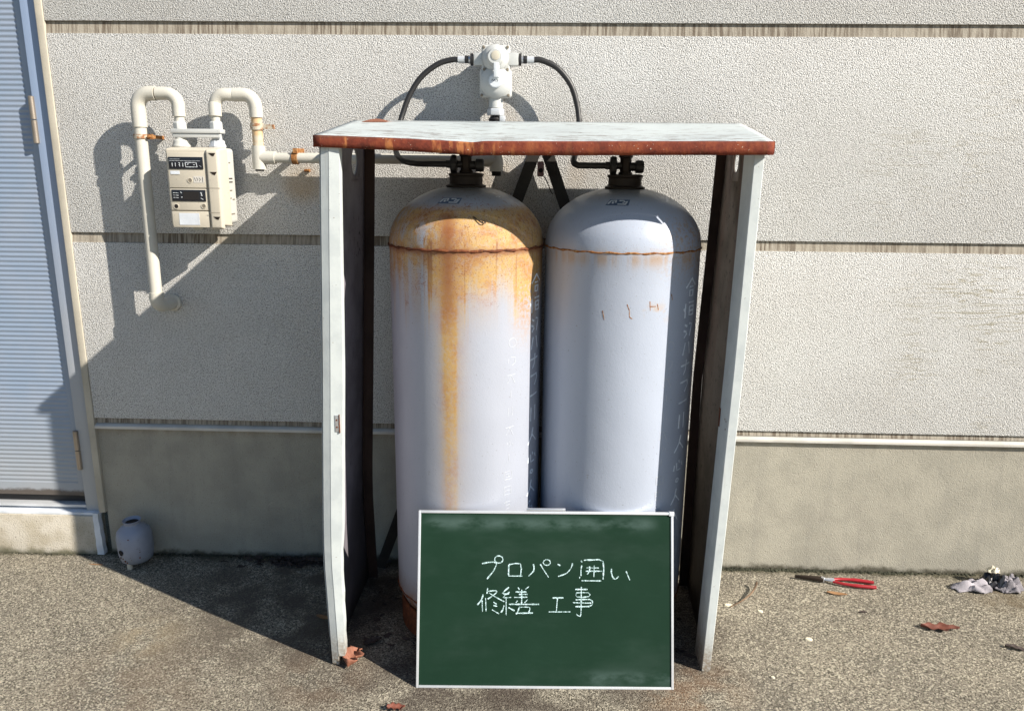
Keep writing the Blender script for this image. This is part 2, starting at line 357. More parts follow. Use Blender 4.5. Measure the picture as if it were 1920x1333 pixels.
# ------------------------------------------------------------------ mesh helpers
class MB:
    """collects shapes into ONE mesh"""
    def __init__(s): s.v = []; s.f = []; s.mi = []
    def add(s, v, f, mi=0):
        o = len(s.v); s.v += [tuple(a) for a in v]; s.f += [tuple(i + o for i in q) for q in f]; s.mi += [mi] * len(f); return s
    def box(s, x0, x1, y0, y1, z0, z1, mi=0):
        v = [(x, y, z) for x in (x0, x1) for y in (y0, y1) for z in (z0, z1)]
        return s.add(v, [(0, 1, 3, 2), (4, 6, 7, 5), (0, 4, 5, 1), (2, 3, 7, 6), (0, 2, 6, 4), (1, 5, 7, 3)], mi)
    def ring_tube(s, path, rad, n=14, cap=True, mi=0):
        path = [Vector(p) for p in path]; N = len(path)
        rr = rad if isinstance(rad, (list, tuple)) else [rad] * N
        t0 = (path[1] - path[0]).normalized()
        up = Vector((0, 0, 1)) if abs(t0.z) < .9 else Vector((0, 1, 0))
        a = t0.cross(up).normalized(); v = []
        for i, p in enumerate(path):
            t = (path[min(i + 1, N - 1)] - path[max(i - 1, 0)]).normalized()
            a = (a - t * a.dot(t)).normalized(); b = t.cross(a)
            for k in range(n):
                w = 2 * math.pi * k / n; v.append(p + (a * math.cos(w) + b * math.sin(w)) * rr[i])
        f = [(i * n + k, i * n + (k + 1) % n, (i + 1) * n + (k + 1) % n, (i + 1) * n + k) for i in range(N - 1) for k in range(n)]
        if cap: f += [tuple(range(n))[::-1], tuple((N - 1) * n + k for k in range(n))]
        return s.add(v, f, mi)
    def lathe(s, prof, n=32, origin=(0, 0, 0), axis='z', mi=0, cap=True):
        """prof = [(radius, height)] about an axis"""
        v = []
        for r, h in prof:
            for k in range(n):
                w = 2 * math.pi * k / n; c, d = r * math.cos(w), r * math.sin(w)
                p = {'z': (c, d, h), 'x': (h, c, d), 'y': (d, h, c)}[axis]
                v.append((p[0] + origin[0], p[1] + origin[1], p[2] + origin[2]))
        N = len(prof)
        f = [(i * n + k, i * n + (k + 1) % n, (i + 1) * n + (k + 1) % n, (i + 1) * n + k) for i in range(N - 1) for k in range(n)]
        if cap: f += [tuple(range(n))[::-1], tuple((N - 1) * n + k for k in range(n))]
        return s.add(v, f, mi)
    def build(s, name, mat, parent=None, smooth=False, bevel=0., solid=0., seg=2, ang=35):
        me = bpy.data.meshes.new(name); me.from_pydata(s.v, [], s.f)
        ml = mat if isinstance(mat, (list, tuple)) else [mat]
        for m_ in ml: me.materials.append(MT[m_])
        if len(ml) > 1 and any(s.mi):
            for p, i in zip(me.polygons, s.mi): p.material_index = i
        bm = bmesh.new(); bm.from_mesh(me)
        if not solid: bmesh.ops.recalc_face_normals(bm, faces=bm.faces)
        if bevel:
            es = [e for e in bm.edges if len(e.link_faces) == 2 and e.calc_face_angle(0) > R(30)]
            bmesh.ops.bevel(bm, geom=es, offset=bevel, segments=seg, affect='EDGES', profile=.6)
        bm.to_mesh(me); bm.free()
        if smooth or bevel:
            for p in me.polygons: p.use_smooth = True
            me.set_sharp_from_angle(angle=R(ang))
        o = bpy.data.objects.new(name, me); C.objects.link(o)
        if parent: o.parent = parent
        if solid:
            md = o.modifiers.new('thickness', 'SOLIDIFY'); md.thickness = abs(solid); md.offset = 1 if solid > 0 else -1
            if len(ml) > 1 and not any(s.mi): md.material_offset = 1; md.material_offset_rim = 0
        return o

def tag(o, label=None, cat=None, group=None, kind=None):
    if label: o['label'] = label
    if cat: o['category'] = cat
    if group: o['group'] = group
    if kind: o['kind'] = kind
    return o
def thing(name, label, cat, loc=(0, 0, 0), rot=(0, 0, 0), group=None):
    o = bpy.data.objects.new(name, None); C.objects.link(o); o.empty_display_size = .05
    o.location = loc; o.rotation_euler = rot
    return tag(o, label, cat, group)
def bez(pts, n=8):
    """Catmull-Rom through points"""
    P = [Vector(p) for p in pts]; P = [P[0] * 2 - P[1]] + P + [P[-1] * 2 - P[-2]]; out = []
    for i in range(1, len(P) - 2):
        for k in range(n):
            t = k / n; a, b, c, d = P[i - 1:i + 3]
            out.append(.5 * ((2 * b) + (-a + c) * t + (2 * a - 5 * b + 4 * c - d) * t * t + (-a + 3 * b - 3 * c + d) * t ** 3))
    out.append(P[-2]); return out
def arc(c, r, a0, a1, n=10):
    """arc in the x-z plane round c"""
    return [(c[0] + r * math.cos(R(a0 + (a1 - a0) * i / n)), c[1], c[2] + r * math.sin(R(a0 + (a1 - a0) * i / n))) for i in range(n + 1)]
def lerp(tab, z):
    tab = sorted(tab)
    if z <= tab[0][0]: return tab[0][1]
    for (a, u), (b, w) in zip(tab, tab[1:]):
        if z <= b: return u + (w - u) * (z - a) / (b - a)
    return tab[-1][1]

# ================================================================== SETTING
def ground():
    m = MB()
    m.add([(-60, -120, 0), (60, -120, 0), (60, 30, 0), (-60, 30, 0)], [(0, 1, 2, 3)])
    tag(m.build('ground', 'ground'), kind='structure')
ground()

# siding boards: butt joints with a streaked, chamfered recess between them
WX0, WX1 = -1.39, 5.0
def prism(m, prof, x0, x1, mi=0):
    """closed (y,z) profile swept along x"""
    n = len(prof); v = [(x0, y, z) for y, z in prof] + [(x1, y, z) for y, z in prof]
    f = [(i, (i + 1) % n, n + (i + 1) % n, n + i) for i in range(n)] + [tuple(range(n))[::-1], tuple(range(n, 2 * n))]
    return m.add(v, f, mi)
def wall():
    t = thing('house_wall', 'long sprayed beige siding wall with streaked joints over a concrete footing', 'wall')
    rows = [(.484, 1.051), (1.081, 1.650), (1.684, 2.30), (2.33, 2.9)]
    for x0, x1, top_only in ((WX0, WX1, False), (-5, -2.42, False), (-2.42, WX0, True)):
        for i, (a, b) in enumerate(rows):
            if top_only and i < 3: continue
            m = MB(); prism(m, [(0, a), (0, b), (.05, b), (.05, a)], x0, x1)
            m.build('siding_panel', 'siding', t, bevel=.002, seg=2)
            if i < 3:
                nz = rows[i + 1][0]
                m = MB(); prism(m, [(.0012, b), (.003, b + .002), (.0085, nz - .001), (.048, nz - .001), (.048, b)], x0 + .001, x1 - .001)
                m.build('joint', 'joint', t)
        if not top_only:
            m = MB(); prism(m, [(.004, .467), (.008, .4835), (.05, .4835), (.05, .467)], x0 + .001, x1 - .001)
            m.build('joint', 'joint', t)
            m = MB(); prism(m, [(-.006, .449), (-.006, .458), (.009, .4665), (.05, .4665), (.05, .449)], x0, x1)
            m.build('flashing', 'flash', t, bevel=.0015)
            m = MB(); prism(m, [(.008, -.05), (.008, .4485), (.06, .4485), (.06, -.05)], x0, x1)
            m.build('foundation', 'foundation', t)
    m = MB(); m.box(-5, -2.42, .052, .25, -.05, 2.9); m.box(WX0 + .02, WX1, .052, .25, -.05, 2.9); m.box(-2.42, WX0 + .02, .052, .25, 2.33, 2.9)
    m.build('wall_core', 'foundation', t)
wall()

# door
def door():
    t = thing('door', 'blue-grey metal door with fine horizontal ribs at the left edge', 'door', (-1.9, .03, .14))
    off = Vector((1.9, -.03, -.14))
    def B(name, mat, x0, x1, y0, y1, z0, z1, bv=.001, par=t):
        m = MB(); m.box(x0 + off.x, x1 + off.x, y0 + off.y, y1 + off.y, z0 + off.z, z1 + off.z)
        o = m.build(name, mat, par, bevel=bv)
        return o
    # ribbed leaf: borders flat, field corrugated
    z0, z1 = .198, 2.16; m = MB()
    per, amp = .0150, .0012
    v = []; f = []; nz = int((z1 - z0 - .06) / per * 6)
    for i in range(nz + 1):
        z = z0 + .045 + (z1 - z0 - .06) * i / nz
        y = .030 + amp * math.sin((z - z0) / per * 2 * math.pi)
        for x in (-2.30, -1.489): v.append((x, y, z))
    for i in range(nz): f.append((2 * i, 2 * i + 1, 2 * i + 3, 2 * i + 2))
    m.add(v, f)
    m.box(-1.4885, -1.468, .0255, .06, z0, z1); m.box(-2.33, -2.3005, .0255, .06, z0, z1)
    m.box(-2.30, -1.489, .028, .06, z0, z0 + .045); m.box(-2.30, -1.489, .028, .06, z1 - .014, z1)
    m.box(-2.30, -1.489, .034, .058, z0 + .045, z1 - .014)
    m.v = [tuple(Vector(p) + off) for p in m.v]
    leaf = m.build('door_leaf', 'door', t)
    for p in leaf.data.polygons: p.use_smooth = True
    leaf.data.set_sharp_from_angle(angle=R(50))
    # frame right, left, head
    B('door_frame', 'door_frame', -1.464, -1.413, .012, .07, .151, 2.22, .0015)
    B('door_frame', 'door_frame', -2.39, -2.335, .012, .07, .151, 2.22, .0015)
    B('door_frame', 'door_frame', -2.335, -1.464, .012, .07, 2.165, 2.22, .0015)
    B('door_stop', 'groove', -1.4675, -1.4642, .040, .068, .198, 2.165, 0)
    B('caulk', 'caulk', -1.4125, -1.3905, -.004, .05, .152, 2.25, .003)
    B('caulk', 'caulk', -2.419, -2.391, -.002, .05, .152, 2.25, .003)
    # sill
    B('sill', 'alu', -2.335, -1.4645, .016, .068, .160, .169, .001)
    B('sill', 'rubber', -2.335, -1.4645, .045, .068, .170, .198, 0)
    B('threshold', 'whitepaint', -2.40, -1.412, -.004, .07, .1415, .1505, .001)
    for zc, mat in ((1.41, 'bronze'), (.367, 'bronze')):
        m = MB(); o = (-1.4655 + off.x, .010 + off.y, off.z)
        m.lathe([(.0085, zc + .002), (.0085, zc + .066), (.006, zc + .068)], 18, o)
        m.build('hinge', mat, t, smooth=True)
        m = MB(); m.lathe([(.006, zc - .068), (.0085, zc - .066), (.0085, zc - .001)], 18, o)
        m.build('hinge', mat, t, smooth=True)
door()
def doorstep():
    m = MB(); m.box(-2.5, -1.432, -.010, .06, 0, .141)
    o = m.build('doorstep', 'step', bevel=.003); tag(o, kind='structure')
    m = MB()
    v = []; f = []
    for i in range(13):
        z = .002 + .150 * i / 12; w = .0007 * math.sin(i * 1.7)
        v += [(-1.4305 + w, -.0125, z), (-1.407 + w * 1.5 - .006 * (i / 12), -.0125, z)]
    for i in range(12): f.append((2 * i, 2 * i + 1, 2 * i + 3, 2 * i + 2))
    m.add(v, f)
    o = m.build('sealant_strip', 'whitepaint', solid=-.02)
    tag(o, 'white sealant strip running down beside the concrete doorstep', 'sealant')
doorstep()

# ================================================================== CABINET
XL = [(0, -.487), (.30, -.494), (.40, -.491), (.80, -.474), (1.32, -.453)]
XR_F = [(0, .513), (.40, .524), (.82, .534), (1.32, .541)]
XR_B = [(0, .535), (.40, .535), (.69, .536), (1.32, .558)]
def panel_side(sign, t):
    """web with a round vent hole near the top; returns part"""
    xf = (lambda z: lerp(XL, z)) if sign < 0 else (lambda z: lerp(XR_F, z) + .0)
    xb = (lambda z: lerp(XL, z)) if sign < 0 else (lambda z: lerp(XR_B, z))
    y0, y1 = (-.552 if sign < 0 else -.526), -.11
    def X(y, z):
        k = (y - y0) / (y1 - y0)
        w = .0025 * math.sin(z * 9 + y * 5) * math.sin(math.pi * k)
        return xf(z) * (1 - k) + xb(z) * k + w
    def top(y): return 1.329 + (y + .566) * .13 - .004
    hy, hz, hr = (-.222, 1.297, .034) if sign < 0 else (-.262, 1.307, .028)
    ys = [y0, -.48, -.43, -.37, hy - .05, hy + .05, -.14, y1] if sign > 0 else [y0, -.47, -.37, -.31, hy - .05, hy + .05, -.13, y1]
    zs = [0, .08, .2, .3, .4, .55, .7, .85, 1.0, 1.12, hz - .05, hz + .034]
    m = MB(); idx = {}
    def vid(y, z):
        k = (round(y, 5), round(z, 5))
        if k not in idx: idx[k] = len(m.v); m.v.append((X(y, z), y, z))
        return idx[k]
    for a, b in zip(ys, ys[1:]):
        for c, d in zip(zs, zs[1:]):
            if abs((a + b) / 2 - hy) < .02 and abs((c + d) / 2 - hz) < .02:
                n = 32; rin = []; rout = []
                for k in range(n):
                    w = 2 * math.pi * k / n + math.pi / 4; cw, sw = math.cos(w), math.sin(w)
                    s = .05 / max(abs(cw), abs(sw)); s2 = min(s, .034 / sw) if sw > 0 else s
                    rin.append(vid(hy + hr * cw, hz + hr * sw))
                    rout.append(vid(hy + s * cw, hz + min(s * sw, .034)))
                for k in range(n): m.f.append((rin[k], rout[k], rout[(k + 1) % n], rin[(k + 1) % n])); m.mi.append(0)
            else:
                m.f.append((vid(a, c), vid(b, c), vid(b, d), vid(a, d))); m.mi.append(0)
        ta, tb = top(a), top(b)
        i1, i2 = len(m.v), len(m.v) + 1
        m.v += [(X(a, ta), a, ta), (X(b, tb), b, tb)]
        m.f.append((vid(a, zs[-1]), vid(b, zs[-1]), i2, i1)); m.mi.append(0)
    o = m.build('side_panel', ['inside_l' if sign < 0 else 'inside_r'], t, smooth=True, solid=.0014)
    # outside skin, painted
    m2 = MB(); m2.v = [(x + sign * .0032, y, z) for x, y, z in m.v]; m2.f = list(m.f); m2.mi = list(m.mi)
    m2.build('outer_skin', 'cabinet', t, smooth=True, solid=.001)
    return X
def sweep(m, prof, xs, z0, z1, n=24, mi=0):
    """closed (dx,y) profile swept up z, shifted by xs(z)"""
    k = len(prof); v = []; f = []
    for i in range(n + 1):
        z = z0 + (z1 - z0) * i / n
        for dx, y in prof: v.append((xs(z) + dx, y, z))
    for i in range(n):
        for j in range(k): f.append((i * k + j, i * k + (j + 1) % k, (i + 1) * k + (j + 1) % k, (i + 1) * k + j))
    f += [tuple(range(k))[::-1], tuple(n * k + j for j in range(k))]
    return m.add(v, f, mi)
def roof_z(x, y):
    zf = lerp([(-.4645, 1.352), (-.30, 1.3475), (-.127, 1.3405), (-.105, 1.3395), (-.085, 1.3420), (.1, 1.343), (.3, 1.345), (.549, 1.347)], x)
    k = (y + .566) / .436
    return zf * (1 - k) + 1.409 * k + .0015 * math.sin(x * 14) * math.sin(math.pi * min(1, max(0, k)))
def roof_x(u, y):
    k = (y + .566) / .436
    return (-.4645 - .0085 * k) * (1 - u) + (.553 + .034 * k) * u
def cabinet():
    t = thing('gas_cylinder_cabinet', 'open white sheet-metal cabinet with rusted roof edge round the two gas cylinders', 'cabinet', (0, 0, 0))
    panel_side(-1, t); panel_side(1, t)
    # left front post: two slightly angled faces, ragged lower inner edge
    xl = lambda z: lerp(XL, z)
    m = MB(); wob = lambda z: .0003 * math.sin(z * 9)
    sweep(m, [(0, -.5530), (.0015, -.5580), (.0195, -.5625), (.0205, -.5620), (.0205, -.5475), (.002, -.540)], lambda z: xl(z) + wob(z), 0.004, 1.3265)
    m.build('front_post', 'cabinet', t)
    m = MB()
    wid = lambda z: lerp([(0, .036), (.06, .038), (.30, .044), (.42, .050), (.8, .050), (1.32, .044)], z)
    n = 44; v = []; f = []
    for i in range(n + 1):
        z = .03 + 1.2965 * i / n; w = wid(z) + (.0010 * math.sin(i * 2.3) if z < .4 else 0)
        x = xl(z) + wob(z)
        v += [(x + .0212, -.5635, z), (x + w, -.5610, z), (x + w, -.535, z), (x + .0212, -.545, z)]
    for i in range(n):
        for j in range(4): f.append((i * 4 + j, i * 4 + (j + 1) % 4, i * 4 + 4 + (j + 1) % 4, i * 4 + 4 + j))
    f += [(3, 2, 1, 0), tuple(n * 4 + j for j in range(4))]
    m.add(v, f); m.build('front_post', 'cabinet', t)
    # latch plate with two holes
    m = MB(); m.box(-.4475, -.4375, -.5640, -.5618, .655, .697); la = m.build('latch_plate', 'steel', t, bevel=.0005)
    m = MB()
    for zz in (.667, .685): m.lathe([(.0022, -.5646), (.0022, -.5641)], 10, (-.4425, 0, zz), 'y')
    m.box(-.4368, -.4352, -.5655, -.556, .652, .699)
    m.build('screw_hole', 'rust', la)
    # right front post: white face, blue-grey return 9 cm deep
    xr = lambda z: lerp(XR_F, z)
    m = MB(); sweep(m, [(-.022, -.542), (.001, -.542), (.001, -.534), (-.004, -.458), (-.0235, -.458), (-.022, -.51)], xr, 0.0, 1.329)
    m.build('front_post', 'cabinet', t, bevel=.0015, seg=1)
    m = MB()
    for yy, zz in ((-.525, .668), (-.513, .690), (-.525, .688)): m.lathe([(.0022, -.0004), (.0022, 0)], 10, (xr(zz) - .0234, yy, zz), 'x')
    m.build('screw_holes', 'rust', t)
    m = MB(); m.box(xr(.68) - .0250, xr(.68) - .0236, -.468, -.457, .655, .703)
    m.build('latch_plate', 'rust', t)
    # back posts turned inward, rusty brown
    for sgn, tab, w in ((-1, XL, .031), (1, XR_B, -.027)):
        m = MB(); xs = lambda z: lerp(tab, z)
        sweep(m, [(0 if sgn < 0 else -.0, -.110), (w, -.112), (w, -.1085), (w * .0, -.1065)], xs, .0, 1.372)
        o = m.build('back_post', 'brown_post', t)
    # roof
    nx, ny = 60, 10; v = []; f = []
    for j in range(ny + 1):
        y = -.566 + .436 * j / ny
        for i in range(nx + 1):
            x = roof_x(i / nx, y); z = roof_z(x, y)
            if j == 0 and abs(x + .112) < .02: z -= .003
            v.append((x, y, z))
    for j in range(ny):
        for i in range(nx): a = j * (nx + 1) + i; f.append((a, a + 1, a + nx + 2, a + nx + 1))
    m = MB().add(v, f); m.build('roof', 'roof', t, smooth=True, solid=-.0012)
    # folded lips: front (rusted, kinked), sides, back
    m = MB(); v = []; f = []
    for i in range(nx + 1):
        x = roof_x(i / nx, -.566); z = roof_z(x, -.566) - .0005
        h = lerp([(-.461, .025), (-.13, .027), (-.112, .029), (-.09, .030), (.549, .0285)], x)
        kink = .006 * math.exp(-((x + .107) / .012) ** 2) - .004 * math.exp(-((x + .085) / .012) ** 2)
        v += [(x, -.5665, z), (x, -.5690 + kink * .5, z - .004), (x, -.5685 + kink, z - h * .6), (x, -.568 + kink * .4, z - h)]
    for i in range(nx):
        for k in range(3): f.append((i * 4 + k, i * 4 + k + 1, i * 4 + 5 + k, i * 4 + 4 + k))
    m.add(v, f); m.build('roof_lip', 'lip', t, smooth=True, solid=.0014)
    for u, dx in ((0, -.0015), (1, .0015)):
        m = MB(); v = []; f = []
        for j in range(ny + 1):
            y = -.565 + .435 * j / ny; x = roof_x(u, y) + dx; z = roof_z(x, y) - .0005; v += [(x, y, z), (x, y, z - .026)]
        for j in range(ny): f.append((2 * j, 2 * j + 1, 2 * j + 3, 2 * j + 2))
        m.add(v, f); m.build('roof_lip', 'lip', t, solid=.0012)
    m = MB(); v = []; f = []
    for i in range(nx + 1):
        x = roof_x(i / nx, -.13); z = roof_z(x, -.13) - .0005; v += [(x, -.1295, z), (x, -.1295, z - .02)]
    for i in range(nx): f.append((2 * i, 2 * i + 2, 2 * i + 3, 2 * i + 1))
    m.add(v, f); m.build('roof_lip', 'roof', t, solid=.0012)
    # curled paint flake
    m = MB(); v = []; f = []
    for i in range(9):
        x = -.435 + .065 * i / 8; h = .006 * math.sin(math.pi * i / 8)
        v += [(x, -.205, roof_z(x, -.205) + .001), (x + .004, -.19, roof_z(x, -.19) + .002 + h)]
    for i in range(8): f.append((2 * i, 2 * i + 2, 2 * i + 3, 2 * i + 1))
    m.add(v, f); m.build('paint_flake', 'leaf_pink', t, solid=.0006)
cabinet()

# ================================================================== CYLINDERS
CY = -.287; CR = .2015
def dome(th, tt, e=.0):
    """surface point: angle th round the axis, tt up the dome ellipse (deg)"""
    r = (CR + e) * math.cos(R(tt)); z = 1.098 + (.142 + e) * math.sin(R(tt))
    return Vector((r * math.cos(R(th)), r * math.sin(R(th)), z))
def ribbon(m, pts, w, thick, mapf, k=0):
    """flat stroke following 2-D pts; mapf(u,v,lift)->3-D"""
    P = [Vector(p) for p in pts]
    # resample
    Q = [P[0]]
    for a, b in zip(P, P[1:]):
        n = max(1, int((b - a).length / (w * 1.6)))
        for i in range(1, n + 1): Q.append(a + (b - a) * i / n)
    v = []; f = []
    for i, p in enumerate(Q):
        d = Q[min(i + 1, len(Q) - 1)] - Q[max(i - 1, 0)]
        d = d.normalized() if d.length > 1e-9 else Vector((1, 0))
        nrm = Vector((-d.y, d.x)); ww = w * (.85 + .25 * math.sin(i * 1.9 + k) + .15 * math.sin(i * .7 + 2 * k)) * .5
        e = thick + k * .00006
        for q, l in ((p - nrm * ww, 0), (p + nrm * ww, 0), (p + nrm * ww, e), (p - nrm * ww, e)): v.append(tuple(mapf(q.x, q.y, l)))
    for i in range(len(Q) - 1):
        for j in range(4): f.append((i * 4 + j, i * 4 + (j + 1) % 4, i * 4 + 4 + (j + 1) % 4, i * 4 + 4 + j))
    f += [(3, 2, 1, 0), tuple((len(Q) - 1) * 4 + j for j in range(4))]
    m.add(v, f)
def circ(cx, cy, rx, ry=None, n=14, a0=100, a1=460):
    ry = ry or rx
    return [(cx + rx * math.cos(R(a0 + (a1 - a0) * i / n)), cy - ry * math.sin(R(a0 + (a1 - a0) * i / n))) for i in range(n + 1)]
K_ = [[(-25, -20), (25, -23)], [(0, -20), (-24, 22)], [(2, -16), (22, 26)]]
SMALL = [(0, [circ(0, 0, 23)]), (95, [[(-20, -12), (-22, 10)], [(-6, -20), (20, -15), (18, 12), (0, 25)]]), (190, K_), (270, [[(0, -18), (0, 20)]]),
         (365, [[(-12, -22), (-12, 22)], [(12, -25), (12, 22)]]), (470, K_), (545, [[(-14, -14), (-8, -2)], [(2, -18), (6, 0), (-4, 14)], [(18, -6), (22, 8)]]),
         (615, [[(0, -18), (0, 18)]]), (715, [[(-22, -22), (22, -22), (22, 22), (-22, 22), (-22, -22)], [(-12, -8), (12, -8)], [(-12, 8), (12, 8)], [(0, -8), (0, 10)]]),
         (800, [[(-20, -22), (20, -22), (20, 22), (-20, 22), (-20, -22)], [(-18, 0), (18, 0)]]), (880, [[(-18, -12), (18, -16)], [(-4, -22), (-10, 6), (14, 2), (16, 20), (-6, 26)]])]
BIG = [(0, [[(0, -34), (-34, 0)], [(0, -34), (34, -4)], [(-12, -2), (14, -2)], [(-10, 12), (14, 12), (14, 34), (-10, 34), (-10, 12)]]),
       (88, [[(-30, -26), (-30, 30)], [(-38, -8), (-34, 4)], [(-10, -28), (32, -28)], [(-4, -12), (28, -12), (28, 22), (-4, 22), (-4, -12)], [(-4, 5), (28, 5)]]),
       (170, [[(-26, -24), (-10, -16)], [(-30, 0), (-14, 6)], [(4, -26), (24, -22), (10, 26)], [(-26, 28), (-10, 12)]]),
       (245, [[(-14, -26), (-26, 24)], [(10, -26), (22, 24)]]),
       (320, [[(-30, -8), (30, -12)], [(4, -30), (0, 10), (-14, 30)]]),
       (395, [[(-26, -14), (20, -18), (26, 0), (4, 28)]]),
       (465, [[(-28, 0), (28, -4)]]),
       (545, [[(-16, -30), (-18, 28)], [(14, -34), (14, 32)]]),
       (640, [[(4, -34), (-8, 0), (-32, 32)], [(-4, -6), (30, 30)]]),
       (735, [[(-24, -6), (-28, 18)], [(-12, -14), (-8, 20), (18, 20)], [(2, -22), (8, -8)], [(22, -10), (30, 8)]]),
       (800, [circ(0, 0, 8)]), (870, [[(0, -34), (-10, 4), (-30, 30)], [(-4, -4), (28, 30)]]),
       (960, [[(-20, -24), (-4, -30), (-20, 26)], [(4, -4), (26, 28)]])]
def cylinder(name, x, label, mat, ringmat, small_th, big_th, rusty):
    t = thing(name, label, 'gas cylinder', (x, CY, 0), (0, 0, 0), 'gas cylinders side by side in the cabinet')
    # body: rolled shell, domed top, curved bottom
    prof = [(.10, .055), (.16, .062), (.186, .082), (.1965, .104), (CR, .122)]
    prof += [(CR, z) for z in (.2, .4, .6, .8, 1.0, 1.075)] + [(CR + .0012, 1.082), (CR + .0012, 1.096)]
    prof += [(CR * math.cos(R(a)), 1.099 + .142 * math.sin(R(a))) for a in range(3, 78, 5)]
    m = MB(); m.lathe(prof, 112); m.build('body', mat, t, smooth=True, ang=50)
    # weld beads
    def bead(z, r, amp, mtl, nm='weld_ring'):
        mm = MB(); v = []; f = []; n = 160; k = 8
        for i in range(n):
            w = 2 * math.pi * i / n
            rr = amp * (.75 + .35 * math.sin(i * 1.7) * math.sin(i * .6)); zz = z + .0010 * math.sin(i * .9)
            for j in range(k):
                a = 2 * math.pi * j / k
                v.append(((r + rr * math.cos(a)) * math.cos(w), (r + rr * math.cos(a)) * math.sin(w), zz + rr * 1.2 * math.sin(a)))
        for i in range(n):
            for j in range(k): f.append((i * k + j, ((i + 1) % n) * k + j, ((i + 1) % n) * k + (j + 1) % k, i * k + (j + 1) % k))
        mm.add(v, f); return mm.build(nm, mtl, t, smooth=True, ang=80)
    bead(1.090, CR + .001, .0038 if rusty else .0026, 'rust' if rusty else ringmat)
    bead(.120, CR - .0005, .0035, 'rust')
    m = MB(); m.lathe([(.190, .0), (.193, .004), (.193, .062), (.189, .075), (.184, .075), (.187, .06), (.187, .0)], 96)
    m.build('foot_ring', 'rust', t, smooth=True)
    # neck ring
    m = MB(); m.lathe([(.050, 1.228), (.052, 1.240), (.043, 1.244), (.0425, 1.262), (.046, 1.266), (.046, 1.270), (.036, 1.272), (.020, 1.272)], 40)
    m.build('neck_ring', 'dark_metal', t, smooth=True)
    # valve
    v_ = thing_part('valve', t)
    m = MB(); m.lathe([(.018, 1.270), (.018, 1.276), (.0145, 1.279), (.0145, 1.312), (.018, 1.314), (.018, 1.330), (.012, 1.334), (.006, 1.334), (.006, 1.352)], 6)
    body = m.build('valve_body', 'dark_metal', v_, bevel=.0008)
    m = MB(); m.lathe([(.011, .010), (.011, .024), (.016, .026), (.0165, .042), (.014, .046)], 20, (0, 0, 1.291), 'x')
    m.build('outlet_cap', 'rubber', v_, smooth=True)
    m = MB(); pr = []
    m.lathe([(.009, -.008), (.009, -.022), (.023, -.024), (.025, -.029), (.025, -.036), (.021, -.040), (.010, -.041), (.010, -.052)], 10, (0, 0, 1.293), 'x')
    m.build('coupling_nut', 'rubber', v_, bevel=.001)
    m = MB(); m.lathe([(.007, 1.348), (.026, 1.350), (.029, 1.354), (.026, 1.360), (.008, 1.362)], 20)
    m.build('handwheel', 'dark_metal', v_, smooth=True)
    # painted lettering down the side
    def cm(th0):
        def f(u, vv, l): th = R(th0) + u / CR; r = CR + l; return (r * math.cos(th), r * math.sin(th), vv)
        return f
    s = .00046
    for i, (dy, st) in enumerate(SMALL):
        m = MB()
        for k, p in enumerate(st): ribbon(m, [(a * s * 1.15, .858 - (dy + b) * s * 1.08) for a, b in p], .0018, .0004, cm(small_th - dy * .004), k)
        m.build('painted_character', 'serial', t)
    for i, (dy, st) in enumerate(BIG):
        m = MB()
        for k, p in enumerate(st): ribbon(m, [(a * s * 1.7, 1.0 - (dy + b) * s * 1.40) for a, b in p], .0050, .0005, cm(big_th - dy * .004), k)
        m.build('painted_character', 'letter', t)
    # stamped plate on the shoulder
    def dm(th0, tt0):
        def f(u, vv, l): return dome(th0 + math.degrees(u / (CR * math.cos(R(tt0)))), tt0 + math.degrees(vv / .168), l)
        return f
    g = dm(-102, 49)
    def quad(m, u0, u1, v0, v1, lift):
        vv = []; ff = []; n = 8
        for i in range(n + 1):
            for j in range(5):
                a = u0 + (u1 - u0) * i / n; b = v0 + (v1 - v0) * j / 4; vv.append(tuple(g(a + .25 * b, b, lift)))
        for i in range(n):
            for j in range(4): ff.append((i * 5 + j, i * 5 + 5 + j, i * 5 + 6 + j, i * 5 + j + 1))
        m.add(vv, ff)
    m = MB(); quad(m, -.026, .026, -.012, .012, .0012); pl = m.build('shoulder_label', 'label', t, smooth=True)
    m = MB()
    marks = [[(-.022, -.007), (-.021, .007), (-.008, .008), (-.007, -.001)], [(-.014, .002), (-.012, -.005)], [(.000, .007), (.012, .008), (.013, .002)], [(.000, -.007), (.018, -.007), (.021, .004), (.010, -.001)]]
    for k, p in enumerate(marks): ribbon(m, [(a + .25 * b, b) for a, b in p], .0042, .0018, g, k)
    m.build('label_print', 'white', pl)
    m = MB(); g2 = dm(-50, 58); rnd = random.Random(3)
    for i in range(3):
        for j in range(5):
            a, b = -.022 + j * .010 + rnd.uniform(-.002, .002), .010 - i * .009
            ribbon(m, [(a, b), (a + .005, b - .003 + rnd.uniform(-.002, .002))], .0022, .0006, g2, j)
    m.build('stamped_marks', 'letter', t)
    return t
def thing_part(name, parent):
    o = bpy.data.objects.new(name, None); C.objects.link(o); o.parent = parent; o.empty_display_size = .02; return o
lc = cylinder('gas_cylinder', -.149, 'left white gas cylinder, shoulder orange with rust and a rust streak running down', 'tank_rusty', 'rust', -50, -22, True)
rc = cylinder('gas_cylinder', .262, 'right blue-white gas cylinder, clean shoulder with only a thin broken rust seam', 'tank_clean', 'orange_rust', -56, -35, False)
